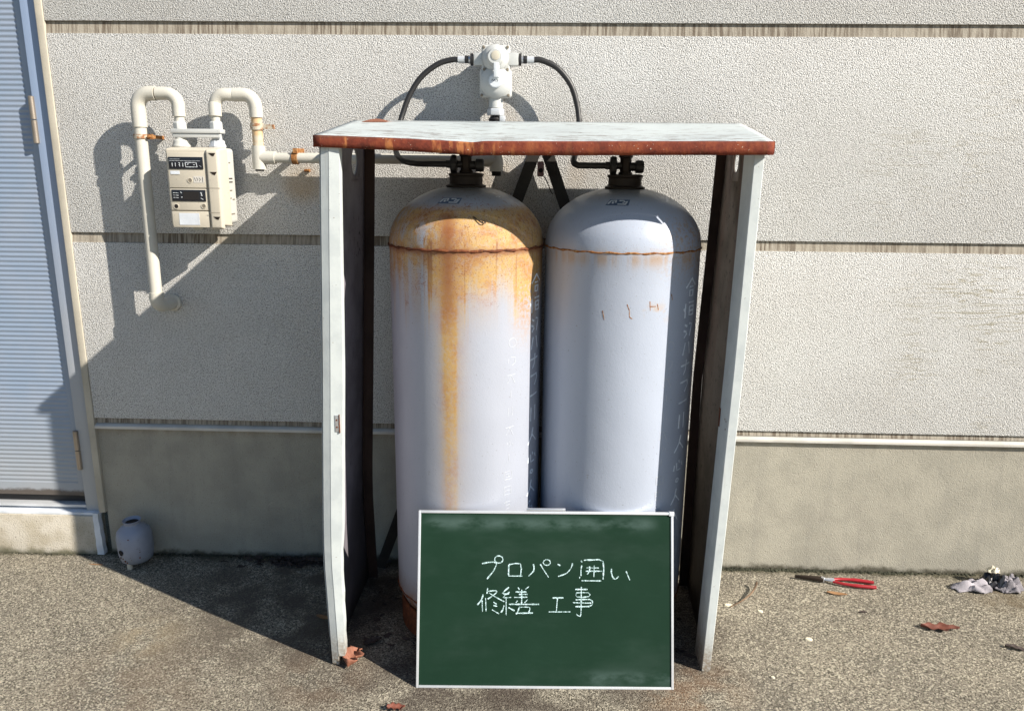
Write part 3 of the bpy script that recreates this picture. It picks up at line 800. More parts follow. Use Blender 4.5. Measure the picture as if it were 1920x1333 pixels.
def scars():
    def cm(u, vv, l): th = R(-90) + u / CR; r = CR + l; return (r * math.cos(th), r * math.sin(th), vv)
    for pts in ([(-.063, .950), (-.058, .928)], [(-.004, .968), (.002, .953), (.003, .937), (.010, .932)], [(.052, .975), (.054, .952)], [(.054, .962), (.068, .962)], [(.072, .968), (.076, .952)], [(.112, .99), (.116, .975)]):
        m = MB(); ribbon(m, pts, .0020, .0004, cm); m.build('rust_scratch', 'orange_rust', rc)
    m = MB()
    path = [dome(-79, 30, .002), dome(-76, 26, .005), dome(-73, 23, .007), dome(-71, 23.5, .007), dome(-72, 26, .004)]
    m.ring_tube(bez(path, 4), .0014, 6); m.build('wire_loop', 'black_steel', lc, smooth=True)
scars()

# ================================================================== PIPEWORK
def fitting(m, p, q, r, n=24):
    m.ring_tube([p, q], r, n)
def clamp(t, x, y, z, rp, side=1, vertical=True):
    m = MB()
    m.lathe([(rp + .0005, -.006), (rp + .003, -.006), (rp + .003, .006), (rp + .0005, .006)], 24, (x, y, z), 'z' if vertical else 'x', cap=False)
    c = m.build('pipe_clamp', 'clamp', t)
    m = MB(); m.box(x + rp, x + rp + .018, y - .003, y + .003, z - .007, z + .007)
    m.box(x + rp + .005, x + rp + .013, y + .003, .004, z - .005, z + .005)
    m.build('clamp_ear', 'orange_rust', c)
    m = MB(); m.lathe([(.004, -.013), (.004, .005)], 8, (x + rp + .010, y, z), 'y'); m.build('clamp_bolt', 'orange_rust', c)
    return c
def riser():
    t = thing('gas_pipe', 'cream gas pipe looping down left of the meter and elbowing into the wall', 'pipe')
    y = -.078; x = -1.102
    m = MB(); m.ring_tube([(x, y, 1.40), (x - .002, y, .905)], .0172, 24); m.build('pipe', 'pvc', t, smooth=True)
    e = [(x, y, 1.388), (x, y, 1.442)] + arc((x + .038, y, 1.442), .038, 180, 90, 9)[1:] + [(-1.0475, y, 1.480)]
    m = MB(); m.ring_tube(e, .0203, 24); m.build('elbow', 'pvc', t, smooth=True)
    m = MB(); m.ring_tube([(-1.05, y, 1.480), (-1.04, y, 1.480)], .0165, 20); m.build('nipple', 'groove', t, smooth=True)
    e = [(-1.0440, y, 1.480), (-1.018, y, 1.480)] + arc((-1.018, y, 1.448), .032, 90, 0, 9)[1:] + [(-.986, y, 1.418)]
    m = MB(); m.ring_tube(e, .0180, 24); m.build('elbow', 'pvc', t, smooth=True)
    m = MB(); m.ring_tube([(-.986, y, 1.420), (-.986, y, 1.404)], .014, 20)
    m.build('nipple', 'pvc', t, smooth=True)
    m = MB(); m.lathe([(.016, 1.380), (.019, 1.384), (.019, 1.400), (.015, 1.405)], 8, (-.986, y, 0)); m.build('nut', 'cast', t, bevel=.001)
    e = [(x - .002, y, .912), (x - .002, y, .893)] + [(x - .002 + .006 * (1 - math.cos(R(a))), y + .028 * (1 - math.cos(R(a))), .893 - .024 * math.sin(R(a))) for a in range(15, 91, 15)] + [(x + .012, .004, .869)]
    m = MB(); m.ring_tube(e, .0205, 24); m.build('elbow', 'pvc', t, smooth=True)
    m = MB(); m.lathe([(.0205, -.012), (.0250, -.011), (.0255, -.001), (.0205, .0)], 24, (x + .012, 0, .869), 'y'); m.build('wall_collar', 'pvc', t, smooth=True)
    clamp(t, x, y, 1.362, .0172)
riser()
def outlet():
    t = thing('gas_pipe', 'cream gas pipe from the meter with rusty clamp, running right behind the cabinet', 'pipe')
    y = -.055; x = -.772
    e = [(-.886, y - .012, 1.420), (-.886, y - .01, 1.450)] + arc((-.856, y - .006, 1.450), .030, 180, 90, 9)[1:] + [(-.8345, y, 1.480)]
    m = MB(); m.ring_tube(e, .0178, 24); m.build('elbow', 'pvc', t, smooth=True)
    m = MB(); m.ring_tube([(-.838, y, 1.480), (-.827, y, 1.480)], .0165, 20); m.build('nipple', 'groove', t, smooth=True)
    e = [(-.8310, y, 1.480), (-.806, y, 1.480)] + arc((-.806, y, 1.446), .034, 90, 0, 9)[1:] + [(x, y, 1.418)]
    m = MB(); m.ring_tube(e, .0188, 24); m.build('elbow', 'pvc', t, smooth=True)
    m = MB(); m.ring_tube([(-.886, y - .012, 1.424), (-.886, y - .012, 1.404)], .0125, 20); m.build('nipple', 'pvc', t, smooth=True)
    m = MB(); m.lathe([(.016, 1.380), (.0185, 1.384), (.0185, 1.402), (.015, 1.406)], 8, (-.886, y - .012, 0)); m.build('nut', 'cast', t, bevel=.001)
    m = MB(); m.ring_tube([(x, y, 1.42), (x, y, 1.334)], .0152, 24); m.build('pipe', 'pvc_rusty', t, smooth=True)
    m = MB(); m.ring_tube([(x, y, 1.340), (x, y, 1.274)], .0195, 24); m.ring_tube([(x, y, 1.307), (-.724, y, 1.307)], .0185, 24)
    m.build('tee', 'pvc', t, smooth=True)
    m = MB(); m.lathe([(.012, 1.269), (.012, 1.275)], 16, (x, y, 0)); m.build('plug', 'hole', t)
    m = MB(); m.ring_tube([(-.73, y, 1.307), (-.10, y, 1.307)], .0145, 24); m.build('pipe', 'pvc', t, smooth=True)
    e = [(-.128, y, 1.307), (-.105, y, 1.307)] + arc((-.105, y, 1.335), .024, -90, 0, 8)[1:] + [(-.081, y, 1.352)]
    m = MB(); m.ring_tube([(-.135, y, 1.307), (-.080, y, 1.307)], .020, 24); m.ring_tube([(-.083, y, 1.275), (-.083, y, 1.352)], .0195, 24)
    m.build('tee', 'pvc', t, smooth=True)
    m = MB(); m.lathe([(.013, 1.262), (.014, 1.275)], 16, (-.083, y, 0)); m.build('plug', 'hole', t)
    m = MB(); m.ring_tube([(-.083, y, 1.35), (-.083, y - .006, 1.413)], .0145, 20); m.build('pipe', 'rubber', t, smooth=True)
    # rusty clamps
    m = MB(); m.lathe([(.0155, -.009), (.019, -.009), (.019, .009), (.0155, .009)], 24, (x, y, 1.393), 'z', cap=False)
    m.box(x + .016, x + .050, y - .006, y + .006, 1.387, 1.399); m.build('pipe_clamp', 'clamp', t)
    m = MB(); m.lathe([(.015, -.008), (.018, -.008), (.018, .008), (.015, .008)], 24, (-.665, y, 1.307), 'x', cap=False)
    m.box(-.667, -.655, y - .018, .003, 1.320, 1.334); m.build('pipe_clamp', 'orange_rust', t)
    m = MB(); m.box(-.655, -.640, -.012, .003, 1.268, 1.276); m.build('wall_stud', 'orange_rust', t)
outlet()

# ================================================================== METER
def meter():
    ox, oz = -.92, 1.11
    t = thing('gas_meter', 'beige gas meter with two black display windows hanging from cream pipes', 'meter', (ox, -.095, oz))
    def P(x, y, z): return (x - ox, y + .095, z - oz)
    def B(name, mat, x0, x1, y0, y1, z0, z1, bv=.001, par=t, seg=2):
        m = MB(); a = P(x0, y0, z0); b = P(x1, y1, z1); m.box(a[0], b[0], a[1], b[1], a[2], b[2]); return m.build(name, mat, par, bevel=bv, seg=seg)
    # rear and front halves of the case
    B('rear_case', 'beige_light', -1.004, -.853, -.098, -.035, 1.118, 1.332, .012, seg=4)
    m = MB()
    def hexa(x0, x1, y0, z0, z1, yb, sx=0, sy=0):
        v = [P(x0, yb, z0), P(x1, yb, z0), P(x1, yb, z1), P(x0, yb, z1), P(x0 + .004, y0, z0 + .006), P(x1 - sx, y0, z0 + .006), P(x1 - sx, y0, z1 - .006), P(x0 + .004, y0, z1 - .006)]
        m.add(v, [(0, 3, 2, 1), (4, 5, 6, 7), (0, 1, 5, 4), (1, 2, 6, 5), (2, 3, 7, 6), (3, 0, 4, 7)])
    hexa(-1.008, -.846, -.146, 1.112, 1.334, -.0985, .006)
    m.build('front_case', 'beige', t, bevel=.006, seg=4)
    m = MB(); hexa(-.889, -.849, -.156, 1.106, 1.328, -.1455, .006)
    m.build('side_cover', 'beige', t, bevel=.004, seg=3)
    # face plates with shadow gaps
    B('lower_case', 'beige', -.998, -.891, -.1505, -.1465, 1.112, 1.157, .002)
    fp = B('face_plate', 'beige', -.998, -.891, -.1500, -.1465, 1.222, 1.318, .0015)
    fp2 = B('face_plate', 'beige', -.998, -.891, -.1500, -.1465, 1.160, 1.2195, .0015)
    w1 = B('display_window', 'black', -.994, -.897, -.1520, -.1502, 1.273, 1.306, .0005)
    w2 = B('display_window', 'black', -.993, -.897, -.1520, -.1502, 1.185, 1.2165, .0005)
    def marks(par, st, w, name='print', mat='white', y=-.1521):
        m = MB(); mp = lambda u, v, l: P(u, y - l, v)
        for k, p in enumerate(st): ribbon(m, p, w, .0002, mp, k)
        m.build(name, mat, par)
    dig = []
    for i, x in enumerate((-.984, -.975, -.963, -.954)):
        dig.append([(x, 1.290), (x, 1.280)])
    dig += [[(-.966, 1.290), (-.962, 1.290)], [(-.966, 1.285), (-.963, 1.285)]]
    dig += [[(-.947, 1.291), (-.916, 1.291), (-.914, 1.279), (-.946, 1.279), (-.947, 1.291)], [(-.941, 1.285), (-.938, 1.288)], [(-.924, 1.285), (-.920, 1.285)]]
    marks(w1, dig, .0018)
    marks(w1, [[(-.990, 1.300), (-.962, 1.300)], [(-.992, 1.2955), (-.905, 1.2955)], [(-.908, 1.283), (-.902, 1.280)]], .0008)
    m2 = []
    for r_ in range(3):
        z = 1.208 - r_ * .0065
        m2 += [[(-.989, z), (-.984, z)], [(-.982, z), (-.974, z - .0008)]]
    m2 += [[(-.968, 1.211), (-.964, 1.207)], [(-.967, 1.196), (-.963, 1.196)], [(-.911, 1.210), (-.906, 1.200)], [(-.907, 1.210), (-.909, 1.200)], [(-.911, 1.194), (-.904, 1.190)]]
    marks(w2, m2, .0014)
    B('lcd', 'hole', -.960, -.915, -.1526, -.1521, 1.189, 1.2125, 0, w2)
    # stickers
    B('sticker', 'whitepaint', -.992, -.966, -.1506, -.1501, 1.259, 1.268, 0)
    B('sticker', 'whitepaint', -.978, -.920, -.1512, -.1506, 1.119, 1.152, 0)
    s3 = B('sticker', 'flash', -.928, -.898, -.1506, -.1501, 1.236, 1.254, 0)
    marks(s3, [[(-.925, 1.250), (-.922, 1.241)], [(-.919, 1.250), (-.915, 1.244), (-.920, 1.240)], [(-.912, 1.250), (-.908, 1.245), (-.912, 1.240)], [(-.902, 1.252), (-.902, 1.238)]], .0012, mat='black_steel', y=-.1507)
    marks(t, [[(-.9915, 1.257), (-.966, 1.257)]], .001, mat='groove', y=-.1502)
    # screws and pockets
    for x, z, r_ in ((-.938, 1.2425, .0055), (-.905, 1.172, .0055), (-.984, 1.1705, .0062)):
        m = MB(); m.lathe([(r_ + .002, -.1503), (r_ + .002, -.1514), (r_, -.1516), (r_, -.1504)], 18, P(x, 0, z), 'y', cap=False)
        m.build('screw_boss', 'beige', t, smooth=True)
        m = MB(); m.lathe([(r_ - .0004, -.1508), (r_ - .001, -.1504)], 14, P(x, 0, z), 'y'); m.build('screw', 'hole' if x < -.97 else 'groove', t)
    for z in (1.313, 1.262, 1.139):
        m = MB(); v = [P(-.878, -.1566, z + .004), P(-.858, -.1566, z + .004), P(-.864, -.1566, z - .005), P(-.870, -.1566, z - .003), P(-.878, -.1556, z + .004), P(-.858, -.1556, z + .004), P(-.864, -.1556, z - .005), P(-.870, -.1556, z - .003)]
        m.add(v, [(0, 1, 2, 3), (7, 6, 5, 4), (0, 4, 5, 1), (1, 5, 6, 2), (2, 6, 7, 3), (3, 7, 4, 0)]); m.build('screw_pocket', 'dark_metal', t)
    for z in (1.2205, 1.1585):
        B('seam', 'groove', -1.0, -.850, -.1508 if z < 0 else -.1468, -.1460, z - .0006, z + .0006, 0)
    B('seam', 'groove', -.8885, -.852, -.1565, -.1558, 1.2215, 1.2225, 0)
    B('seam', 'groove', -.8885, -.858, -.1565, -.1558, 1.1535, 1.1545, 0)
    # embossed marks on the pale side
    def sidebox(y0, y1, z0, z1, mt='groove'): B('side_mark', mt, -.8532, -.8520, y0, y1, z0, z1, 0)
    for z in (1.246, 1.236): sidebox(-.094, -.062, z, z + .003, 'dark_metal')
    for z, ya, yb in ((1.212, -.085, -.07), (1.19, -.09, -.078), (1.186, -.07, -.055), (1.145, -.088, -.062), (1.29, -.08, -.07)): sidebox(ya, yb, z, z + .0035)
    # bottom lug
    B('drain_lug', 'beige_light', -.955, -.925, -.12, -.09, 1.102, 1.1125, .002)
    # top unions and cross bar
    for x, mt, yy in ((-.986, 'beige_light', -.078), (-.886, 'alu', -.067)):
        m = MB(); c = P(x, yy, 0)
        m.lathe([(.024, 1.333), (.026, 1.337), (.022, 1.345), (.0215, 1.352), (.015, 1.356), (.015, 1.381)], 8 if mt == 'alu' else 28, (c[0], c[1], -oz)); m.build('union', mt, t, bevel=.001)
    m = MB(); a = P(-1.006, -.098, 1.372); b = P(-.862, -.062, 1.384)
    m.box(a[0], b[0], a[1], b[1], a[2], b[2]); a = P(-1.004, -.094, 1.360); b = P(-.866, -.080, 1.372); m.box(a[0], b[0], a[1], b[1], a[2], b[2])
    m.build('mounting_bar', 'cast', t, bevel=.003)
meter()

# ================================================================== REGULATOR + HOSES
def regulator():
    t = thing('gas_regulator', 'white twin-dome gas regulator on the wall between two black hoses', 'regulator', (-.085, -.06, 1.41))
    O = lambda x, y, z: (x + .085, y + .06, z - 1.41)
    x0 = -.085
    def plate(cx, cz, w, h, y0, y1, bv):
        m = MB(); a = O(cx - w, y0, cz - h); b = O(cx + w, y1, cz + h); m.box(a[0], b[0], a[1], b[1], a[2], b[2]); return m.build('flange', 'cast', t, bevel=bv, seg=3)
    plate(x0, 1.578, .040, .036, -.078, -.048, .009)
    plate(x0, 1.513, .045, .038, -.080, -.046, .010)
    m = MB(); m.lathe([(.036, -.070), (.036, -.088), (.033, -.094), (.024, -.098), (.021, -.118), (.018, -.122)], 40, O(x0, 0, 1.578), 'y'); m.v = m.v
    m.build('upper_dome', 'cast', t, smooth=True, ang=40)
    m = MB(); m.lathe([(.0425, -.070), (.0425, -.086), (.039, -.090), (.030, -.097), (.020, -.101)], 44, O(x0, 0, 1.515), 'y'); m.build('lower_dome', 'cast', t, smooth=True, ang=40)
    m = MB(); m.lathe([(.0185, -.100), (.0185, -.112), (.016, -.114)], 32, O(x0 + .001, 0, 1.516), 'y'); cap = m.build('dome_cap', 'white', t, smooth=True)
    m = MB()
    for k, p in enumerate([[(-.094, 1.516), (-.091, 1.520), (-.088, 1.515)], [(-.086, 1.520), (-.083, 1.514)], [(-.081, 1.519), (-.077, 1.519), (-.079, 1.513)]]):
        ribbon(m, p, .0012, .0002, lambda u, v, l: O(u, -.1142 - l, v), k)
    m.build('cap_print', 'black_steel', cap)
    # round sight glass on the upper dome
    m = MB(); m.lathe([(.012, -.120), (.012, -.1235), (.009, -.1245)], 24, O(x0 + .002, 0, 1.580), 'y'); m.build('sight_glass', 'beige', t, smooth=True)
    # indicator lever between the domes
    m = MB(); a = O(x0 - .003, -.126, 1.524); b = O(x0 + .012, -.106, 1.562); m.box(a[0], b[0], a[1], b[1], a[2], b[2]); m.build('changeover_lever', 'white', t, bevel=.003)
    for bx, bz in ((-.033, 1.607), (.033, 1.607), (-.031, 1.549), (.033, 1.549), (-.038, 1.481), (.036, 1.481)):
        m = MB(); m.lathe([(.0042, -.079), (.0042, -.0845), (.003, -.086)], 6, O(x0 + bx, 0, bz), 'y'); m.build('bolt', 'groove', t)
    # rear boss, wall bracket
    m = MB(); a = O(-.125, -.048, 1.49); b = O(-.045, -.02, 1.60); m.box(a[0], b[0], a[1], b[1], a[2], b[2]); m.build('rear_case', 'cast', t, bevel=.006)
    m = MB(); a = O(-.105, -.022, 1.50); b = O(-.065, .002, 1.59); m.box(a[0], b[0], a[1], b[1], a[2], b[2]); m.build('wall_bracket', 'steel', t, bevel=.001)
    # inlet arms
    for s in (-1, 1):
        def A(name, mat, r, a, b, n=20, bv=0):
            m = MB(); xa = x0 + s * a; xb = x0 + s * b; m.lathe([(r, xa), (r, xb)], n, O(0, -.06, 1.577)[0:1] + O(0, -.06, 1.577)[1:], 'x')
            return m.build(name, mat, t, smooth=True, bevel=bv)
        m = MB(); a = O(x0 + (.030 if s > 0 else -.061), -.078, 1.560); b = O(x0 + (.063 if s > 0 else -.030), -.044, 1.594)
        m.box(a[0], b[0], a[1], b[1], a[2], b[2]); m.build('inlet_arm', 'cast', t, bevel=.004)
        A('seal_ring', 'rubber', .0165, .0635, .071)
        A('spacer', 'steel', .010, .071, .076)
        A('hose_nut', 'rubber', .0112, .076, .0865, 6, .0005)
        A('ferrule', 'alu', .0098, .0870, .106)
    m = MB(); m.lathe([(.0205, 1.448), (.0195, 1.478)], 28, O(x0, -.062, 0)[:2] + (-1.41,)); m.build('outlet_neck', 'cast', t, smooth=True)
    m = MB(); m.lathe([(.024, 1.428), (.025, 1.431), (.025, 1.444), (.023, 1.447)], 6, O(x0, -.062, 0)[:2] + (-1.41,)); m.build('outlet_nut', 'alu', t, bevel=.001)
    m = MB(); m.lathe([(.0165, 1.405), (.020, 1.418), (.014, 1.427)], 20, O(x0, -.062, 0)[:2] + (-1.41,)); m.build('outlet_collar', 'rubber', t, smooth=True)
    m = MB(); a = O(x0 + .012, -.080, 1.412); b = O(x0 + .028, -.074, 1.427); m.box(a[0], b[0], a[1], b[1], a[2], b[2]); m.build('tag', 'white', t, bevel=.001)
regulator()
def hoses():
    L = [(-.187, -.06, 1.577), (-.21, -.06, 1.576), (-.249, -.06, 1.564), (-.295, -.06, 1.530), (-.329, -.062, 1.480), (-.352, -.07, 1.419), (-.361, -.095, 1.370), (-.357, -.14, 1.327), (-.330, -.20, 1.303), (-.285, -.25, 1.294), (-.235, -.283, 1.293), (-.200, -.287, 1.293)]
    m = MB(); m.ring_tube(bez(L, 7), .0078, 16); o = m.build('gas_hose', 'rubber', smooth=True)
    tag(o, 'left black rubber gas hose arching from the regulator down to the rusty cylinder', 'hose', 'black hoses feeding the regulator')
    Rr = [(.017, -.06, 1.577), (.042, -.06, 1.576), (.086, -.06, 1.556), (.124, -.06, 1.513), (.143, -.062, 1.462), (.150, -.075, 1.415), (.149, -.11, 1.375), (.142, -.17, 1.340), (.132, -.235, 1.314), (.130, -.270, 1.300), (.138, -.285, 1.294), (.155, -.287, 1.293), (.212, -.287, 1.293)]
    m = MB(); m.ring_tube(bez(Rr, 7), .0080, 16); o = m.build('gas_hose', 'rubber', smooth=True)
    tag(o, 'right black rubber gas hose arching from the regulator down to the clean cylinder', 'hose', 'black hoses feeding the regulator')
hoses()

# angle iron A-frame against the wall
def aframe():
    t = thing('angle_iron_stand', 'black angle-iron A-frame standing between the cylinders and the wall', 'stand', (.045, -.05, 0))
    for s in (-1, 1):
        top = Vector((s * .012, 0, 1.345)); bot = Vector((s * .505, 0, 0.0)); d = (bot - top).normalized()
        side = Vector((d.z, 0, -d.x)) * s
        w = .034
        def strip(a0, a1, y0, y1):
            v = []
            for p in (top, bot):
                for yy in (y0, y1):
                    for a in (a0, a1): q = p + side * a; v.append((q.x, yy, max(q.z, 0)))
            return v, [(0, 1, 3, 2), (4, 6, 7, 5), (0, 4, 5, 1), (2, 3, 7, 6), (0, 2, 6, 4), (1, 5, 7, 3)]
        m = MB(); m.add(*strip(-w / 2, w / 2, -.004 - .0005 * s, 0 - .0005 * s)); m.add(*strip(w / 2 - .004, w / 2, 0.0002, .030))
        m.build('leg', 'black_steel', t)
    m = MB(); m.box(-.010, .009, -.012, -.0085, 1.262, 1.304)
    p = m.build('bracket_plate', 'pinkplate', t, bevel=.004)
    m = MB(); m.lathe([(.0065, -.0128), (.0065, -.0122)], 16, (0, 0, 1.279), 'y'); m.build('plate_hole', 'hole', p)
    m = MB(); m.ring_tube(bez([(.010, -.008, 1.262), (.020, -.006, 1.245), (.028, -.004, 1.225), (.036, -.001, 1.212)], 4), .0014, 6); m.build('tie_wire', 'black_steel', t, smooth=True)
aframe()

# ================================================================== CHALKBOARD
BW, BH = .656, .446
def chalkboard():
    t = thing('chalkboard', 'green handwritten chalkboard with white frame leaning on the cylinders', 'sign', (-.2505, -.639, 0.0), (R(-16.9), 0, R(1.9)))
    m = MB(); m.box(.004, BW - .004, 0.0, .006, .004, BH - .004); m.build('board', 'board', t)
    fr = .0062
    for a in ((0, fr, 0, BH), (BW - fr, BW, 0, BH), (fr + .0003, BW - fr - .0003, 0, fr), (fr + .0003, BW - fr - .0003, BH - fr, BH)):
        m = MB(); m.box(a[0], a[1], -.003, .009, a[2], a[3]); m.build('frame_rail', 'alu', t, bevel=.0008)
    m = MB(); m.box(BW - .011, BW + .002, -.0045, .010, BH - .009, BH + .002); m.build('frame_corner', 'white', t, bevel=.001)
    m = MB(); m.box(.278, .378, -.001, .007, BH + .0004, BH + .008); m.build('hanger', 'steel', t, bevel=.0015)
    def mp(u, v, l): return (u, -.0004 - l, v)
    def cv(p):
        px = 870 + p[0] / 5.647; py = 1030 + p[1] / 5.647
        return ((px - 781) / 482 * BW, (1289 - py) / 327 * BH)
    CH = [
     [[(180, 170), (250, 156), (330, 158), (325, 200), (300, 250), (235, 330)], circ(358, 125, 44, 38)],
     [[(465, 180), (463, 295)], [(467, 178), (590, 168), (592, 292)], [(460, 297), (612, 297)]],
     [[(725, 170), (733, 200), (728, 245), (675, 298)], [(800, 170), (830, 220), (890, 308)], circ(870, 152, 38, 30)],
     [[(985, 170), (1015, 185)], [(1145, 158), (1130, 205), (1080, 265), (990, 297)]],
     [[(1235, 130), (1245, 147)], [(1243, 180), (1235, 220), (1235, 290)], [(1222, 300), (1220, 318)], [(1265, 125), (1360, 122), (1470, 135), (1470, 325)], [(1240, 340), (1450, 340)],
      [(1290, 205), (1425, 205)], [(1285, 240), (1460, 238)], [(1325, 190), (1325, 240), (1300, 272)], [(1375, 180), (1372, 300)]],
     [[(1558, 212), (1560, 265), (1580, 310), (1605, 320), (1635, 292)], [(1715, 238), (1755, 330)]],
     [[(195, 492), (180, 545), (135, 602)], [(185, 555), (190, 670)], [(222, 530), (228, 670)], [(242, 425), (236, 485)], [(245, 458), (335, 452), (328, 480), (245, 540)], [(258, 475), (330, 520), (420, 565)],
      [(305, 570), (340, 595)], [(305, 605), (345, 615)], [(290, 650), (365, 692)], [(418, 605), (405, 650), (385, 680)]],
     [[(468, 415), (400, 480), (470, 485)], [(475, 465), (405, 522), (495, 520)], [(440, 530), (442, 705)], [(465, 625), (530, 660)], [(565, 415), (580, 440)], [(682, 405), (645, 435)], [(540, 462), (655, 462)],
      [(575, 487), (668, 487)], [(525, 520), (665, 516)], [(605, 440), (605, 585)], [(545, 575), (560, 555)], [(670, 540), (635, 575)], [(470, 592), (790, 590)], [(580, 625), (560, 680), (545, 695)], [(578, 622), (690, 622), (682, 670)], [(545, 685), (725, 680)]],
     [[(935, 522), (1050, 520)], [(985, 525), (975, 660)], [(893, 668), (1125, 666)]],
     [[(1175, 432), (1305, 430)], [(1238, 405), (1238, 640), (1228, 712), (1185, 690)], [(1187, 470), (1190, 510), (1320, 505), (1313, 465), (1187, 467)], [(1180, 540), (1330, 535), (1360, 575), (1320, 608), (1175, 610)], [(1150, 570), (1345, 573)]],
    ]
    for st in CH:
        m = MB()
        for k, p in enumerate(st):
            q = [cv(a) for a in (p if len(p) < 3 else [tuple(w) for w in bez([(a, b, 0) for a, b in p], 2)])]
            ribbon(m, q, .0034 - .0004 * (k % 3), .0003, mp, k)
        m.build('chalk_character', 'chalk', t)
chalkboard()

# ================================================================== SMALL THINGS
def canister():
    t = thing('canister', 'small dented blue-grey metal canister with a dark hole by the doorstep', 'canister', (-1.262, -.066, 0), (R(2), R(-1), 0))
    m = MB(); prof = [(.012, .020), (.038, .020), (.047, .027), (.053, .048), (.0555, .078), (.0545, .106), (.049, .126), (.038, .138), (.026, .146), (.023, .150), (.0235, .154)]
    m.lathe(prof, 48)
    m.v = [(x * (1 + .03 * math.sin(z * 60)), y, z) for x, y, z in m.v]
    m.build('shell', 'canister', t, smooth=True, ang=60)
    m = MB(); m.lathe([(.0225, .150), (.026, .157), (.0285, .163), (.027, .1635), (.022, .156), (.018, .150)], 32, cap=False); m.build('neck', 'canister', t, smooth=True)
    m = MB(); m.lathe([(.020, .1552), (.004, .1545)], 24); m.build('neck_opening', 'hole', t)
    def spot(th, z, r, rz=None):
        m = MB(); v = []; rz = rz or r; n = 18; a = R(th); rr = lerp([(.027, .0475), (.048, .0545), (.078, .0570), (.106, .056), (.126, .0505)], z)
        for lift in (0, .0012):
            for k in range(n):
                w = 2 * math.pi * k / n; aa = a + r * math.cos(w) * (1 + .15 * math.sin(3 * w)) / rr; v.append(((rr + lift) * math.cos(aa), (rr + lift) * math.sin(aa), z + rz * math.sin(w)))
        f = [tuple(range(n, 2 * n))] + [(k, (k + 1) % n, n + (k + 1) % n, n + k) for k in range(n)]
        m.add(v, f); return m
    spot(-112, .071, .0088, .0095).build('hole', 'hole', t)
    for th, z, r in ((-118, .052, .0025), (-108, .050, .0018), (-103, .040, .003), (-98, .034, .0022), (-80, .118, .002), (-52, .05, .0022)): spot(th, z, r).build('rust_spot', 'rust', t)
    m = MB(); m.lathe([(.006, .0), (.009, .002), (.009, .014), (.007, .021)], 16, (-.012, -.030, 0)); m.build('foot_stud', 'beige', t, smooth=True)
    for a in (60, 170): 
        m = MB(); m.lathe([(.007, .0), (.007, .024)], 12, (.034 * math.cos(R(a)), .034 * math.sin(R(a)), 0)); m.build('foot_stud', 'rust', t, smooth=True)
canister()
def pliers():
    t = thing('pliers', 'pliers with red grips lying open on the concrete by the wall', 'pliers', (1.01, -.075, .0), (0, 0, R(-9)))
    for s in (-1, 1):
        m = MB(); path = [(-.005, s * .006, .010), (.02, s * .014, .010), (.06, s * .018, .010), (.10, s * .0165, .0095), (.122, s * .014, .009)]
        m.ring_tube(bez(path, 5), [.0048] * 10 + [.0058] * 11, 12); m.build('grip', 'red', t, smooth=True)
        m = MB(); m.ring_tube(bez([(-.04, -s * .002, .012), (-.02, s * .004, .012), (.0, s * .006, .012)], 4), .004, 8); m.build('handle', 'steel', t, smooth=True)
    m = MB(); v = [(-.035, -.011, .006), (-.035, .011, .006), (-.06, .010, .006), (-.12, .003, .006), (-.12, .0005, .006), (-.06, -.006, .006)]
    v += [(a, b, .016) for a, b, c in v]
    m.add(v, [(0, 1, 2, 3, 4, 5)[::-1], tuple(range(6, 12))] + [(i, (i + 1) % 6, 6 + (i + 1) % 6, 6 + i) for i in range(6)]); m.build('jaw', 'dark_metal', t, bevel=.001)
    m = MB(); m.lathe([(.006, .004), (.006, .018)], 14, (-.035, 0, 0)); m.build('pivot', 'steel', t, smooth=True)
pliers()
def leaf(name, label, loc, mat, L=.07, W=.03, rz=0, curl=.012, kind='pointed', seed=1, group=None, tilt=0, cat='leaf'):
    rnd = random.Random(seed); m = MB(); v = []; f = []; n, k = 14, 6
    for i in range(n + 1):
        u = i / n; w = W * (math.sin(math.pi * min(1, u * 1.02)) ** .7) * (1 + (.45 * math.sin(u * 19 + seed) if kind == 'lobed' else .08 * math.sin(u * 25)))
        for j in range(k + 1):
            s = j / k * 2 - 1; x = (u - .5) * L; y = s * w * .5
            z = curl * (abs(s) ** 1.6) * (1 - .5 * u) + curl * .7 * math.sin(u * 5 + seed) * .5 + curl * .5 + rnd.uniform(-.1, .1) * curl
            v.append((x, y, max(z, .0008)))
    for i in range(n):
        for j in range(k): a = i * (k + 1) + j; f.append((a, a + 1, a + k + 2, a + k + 1))
    m.add(v, f); o = m.build(name, mat, smooth=True, solid=.0006, ang=80); o.location = loc; o.rotation_euler = (0, R(tilt), R(rz))
    return tag(o, label, cat, group)
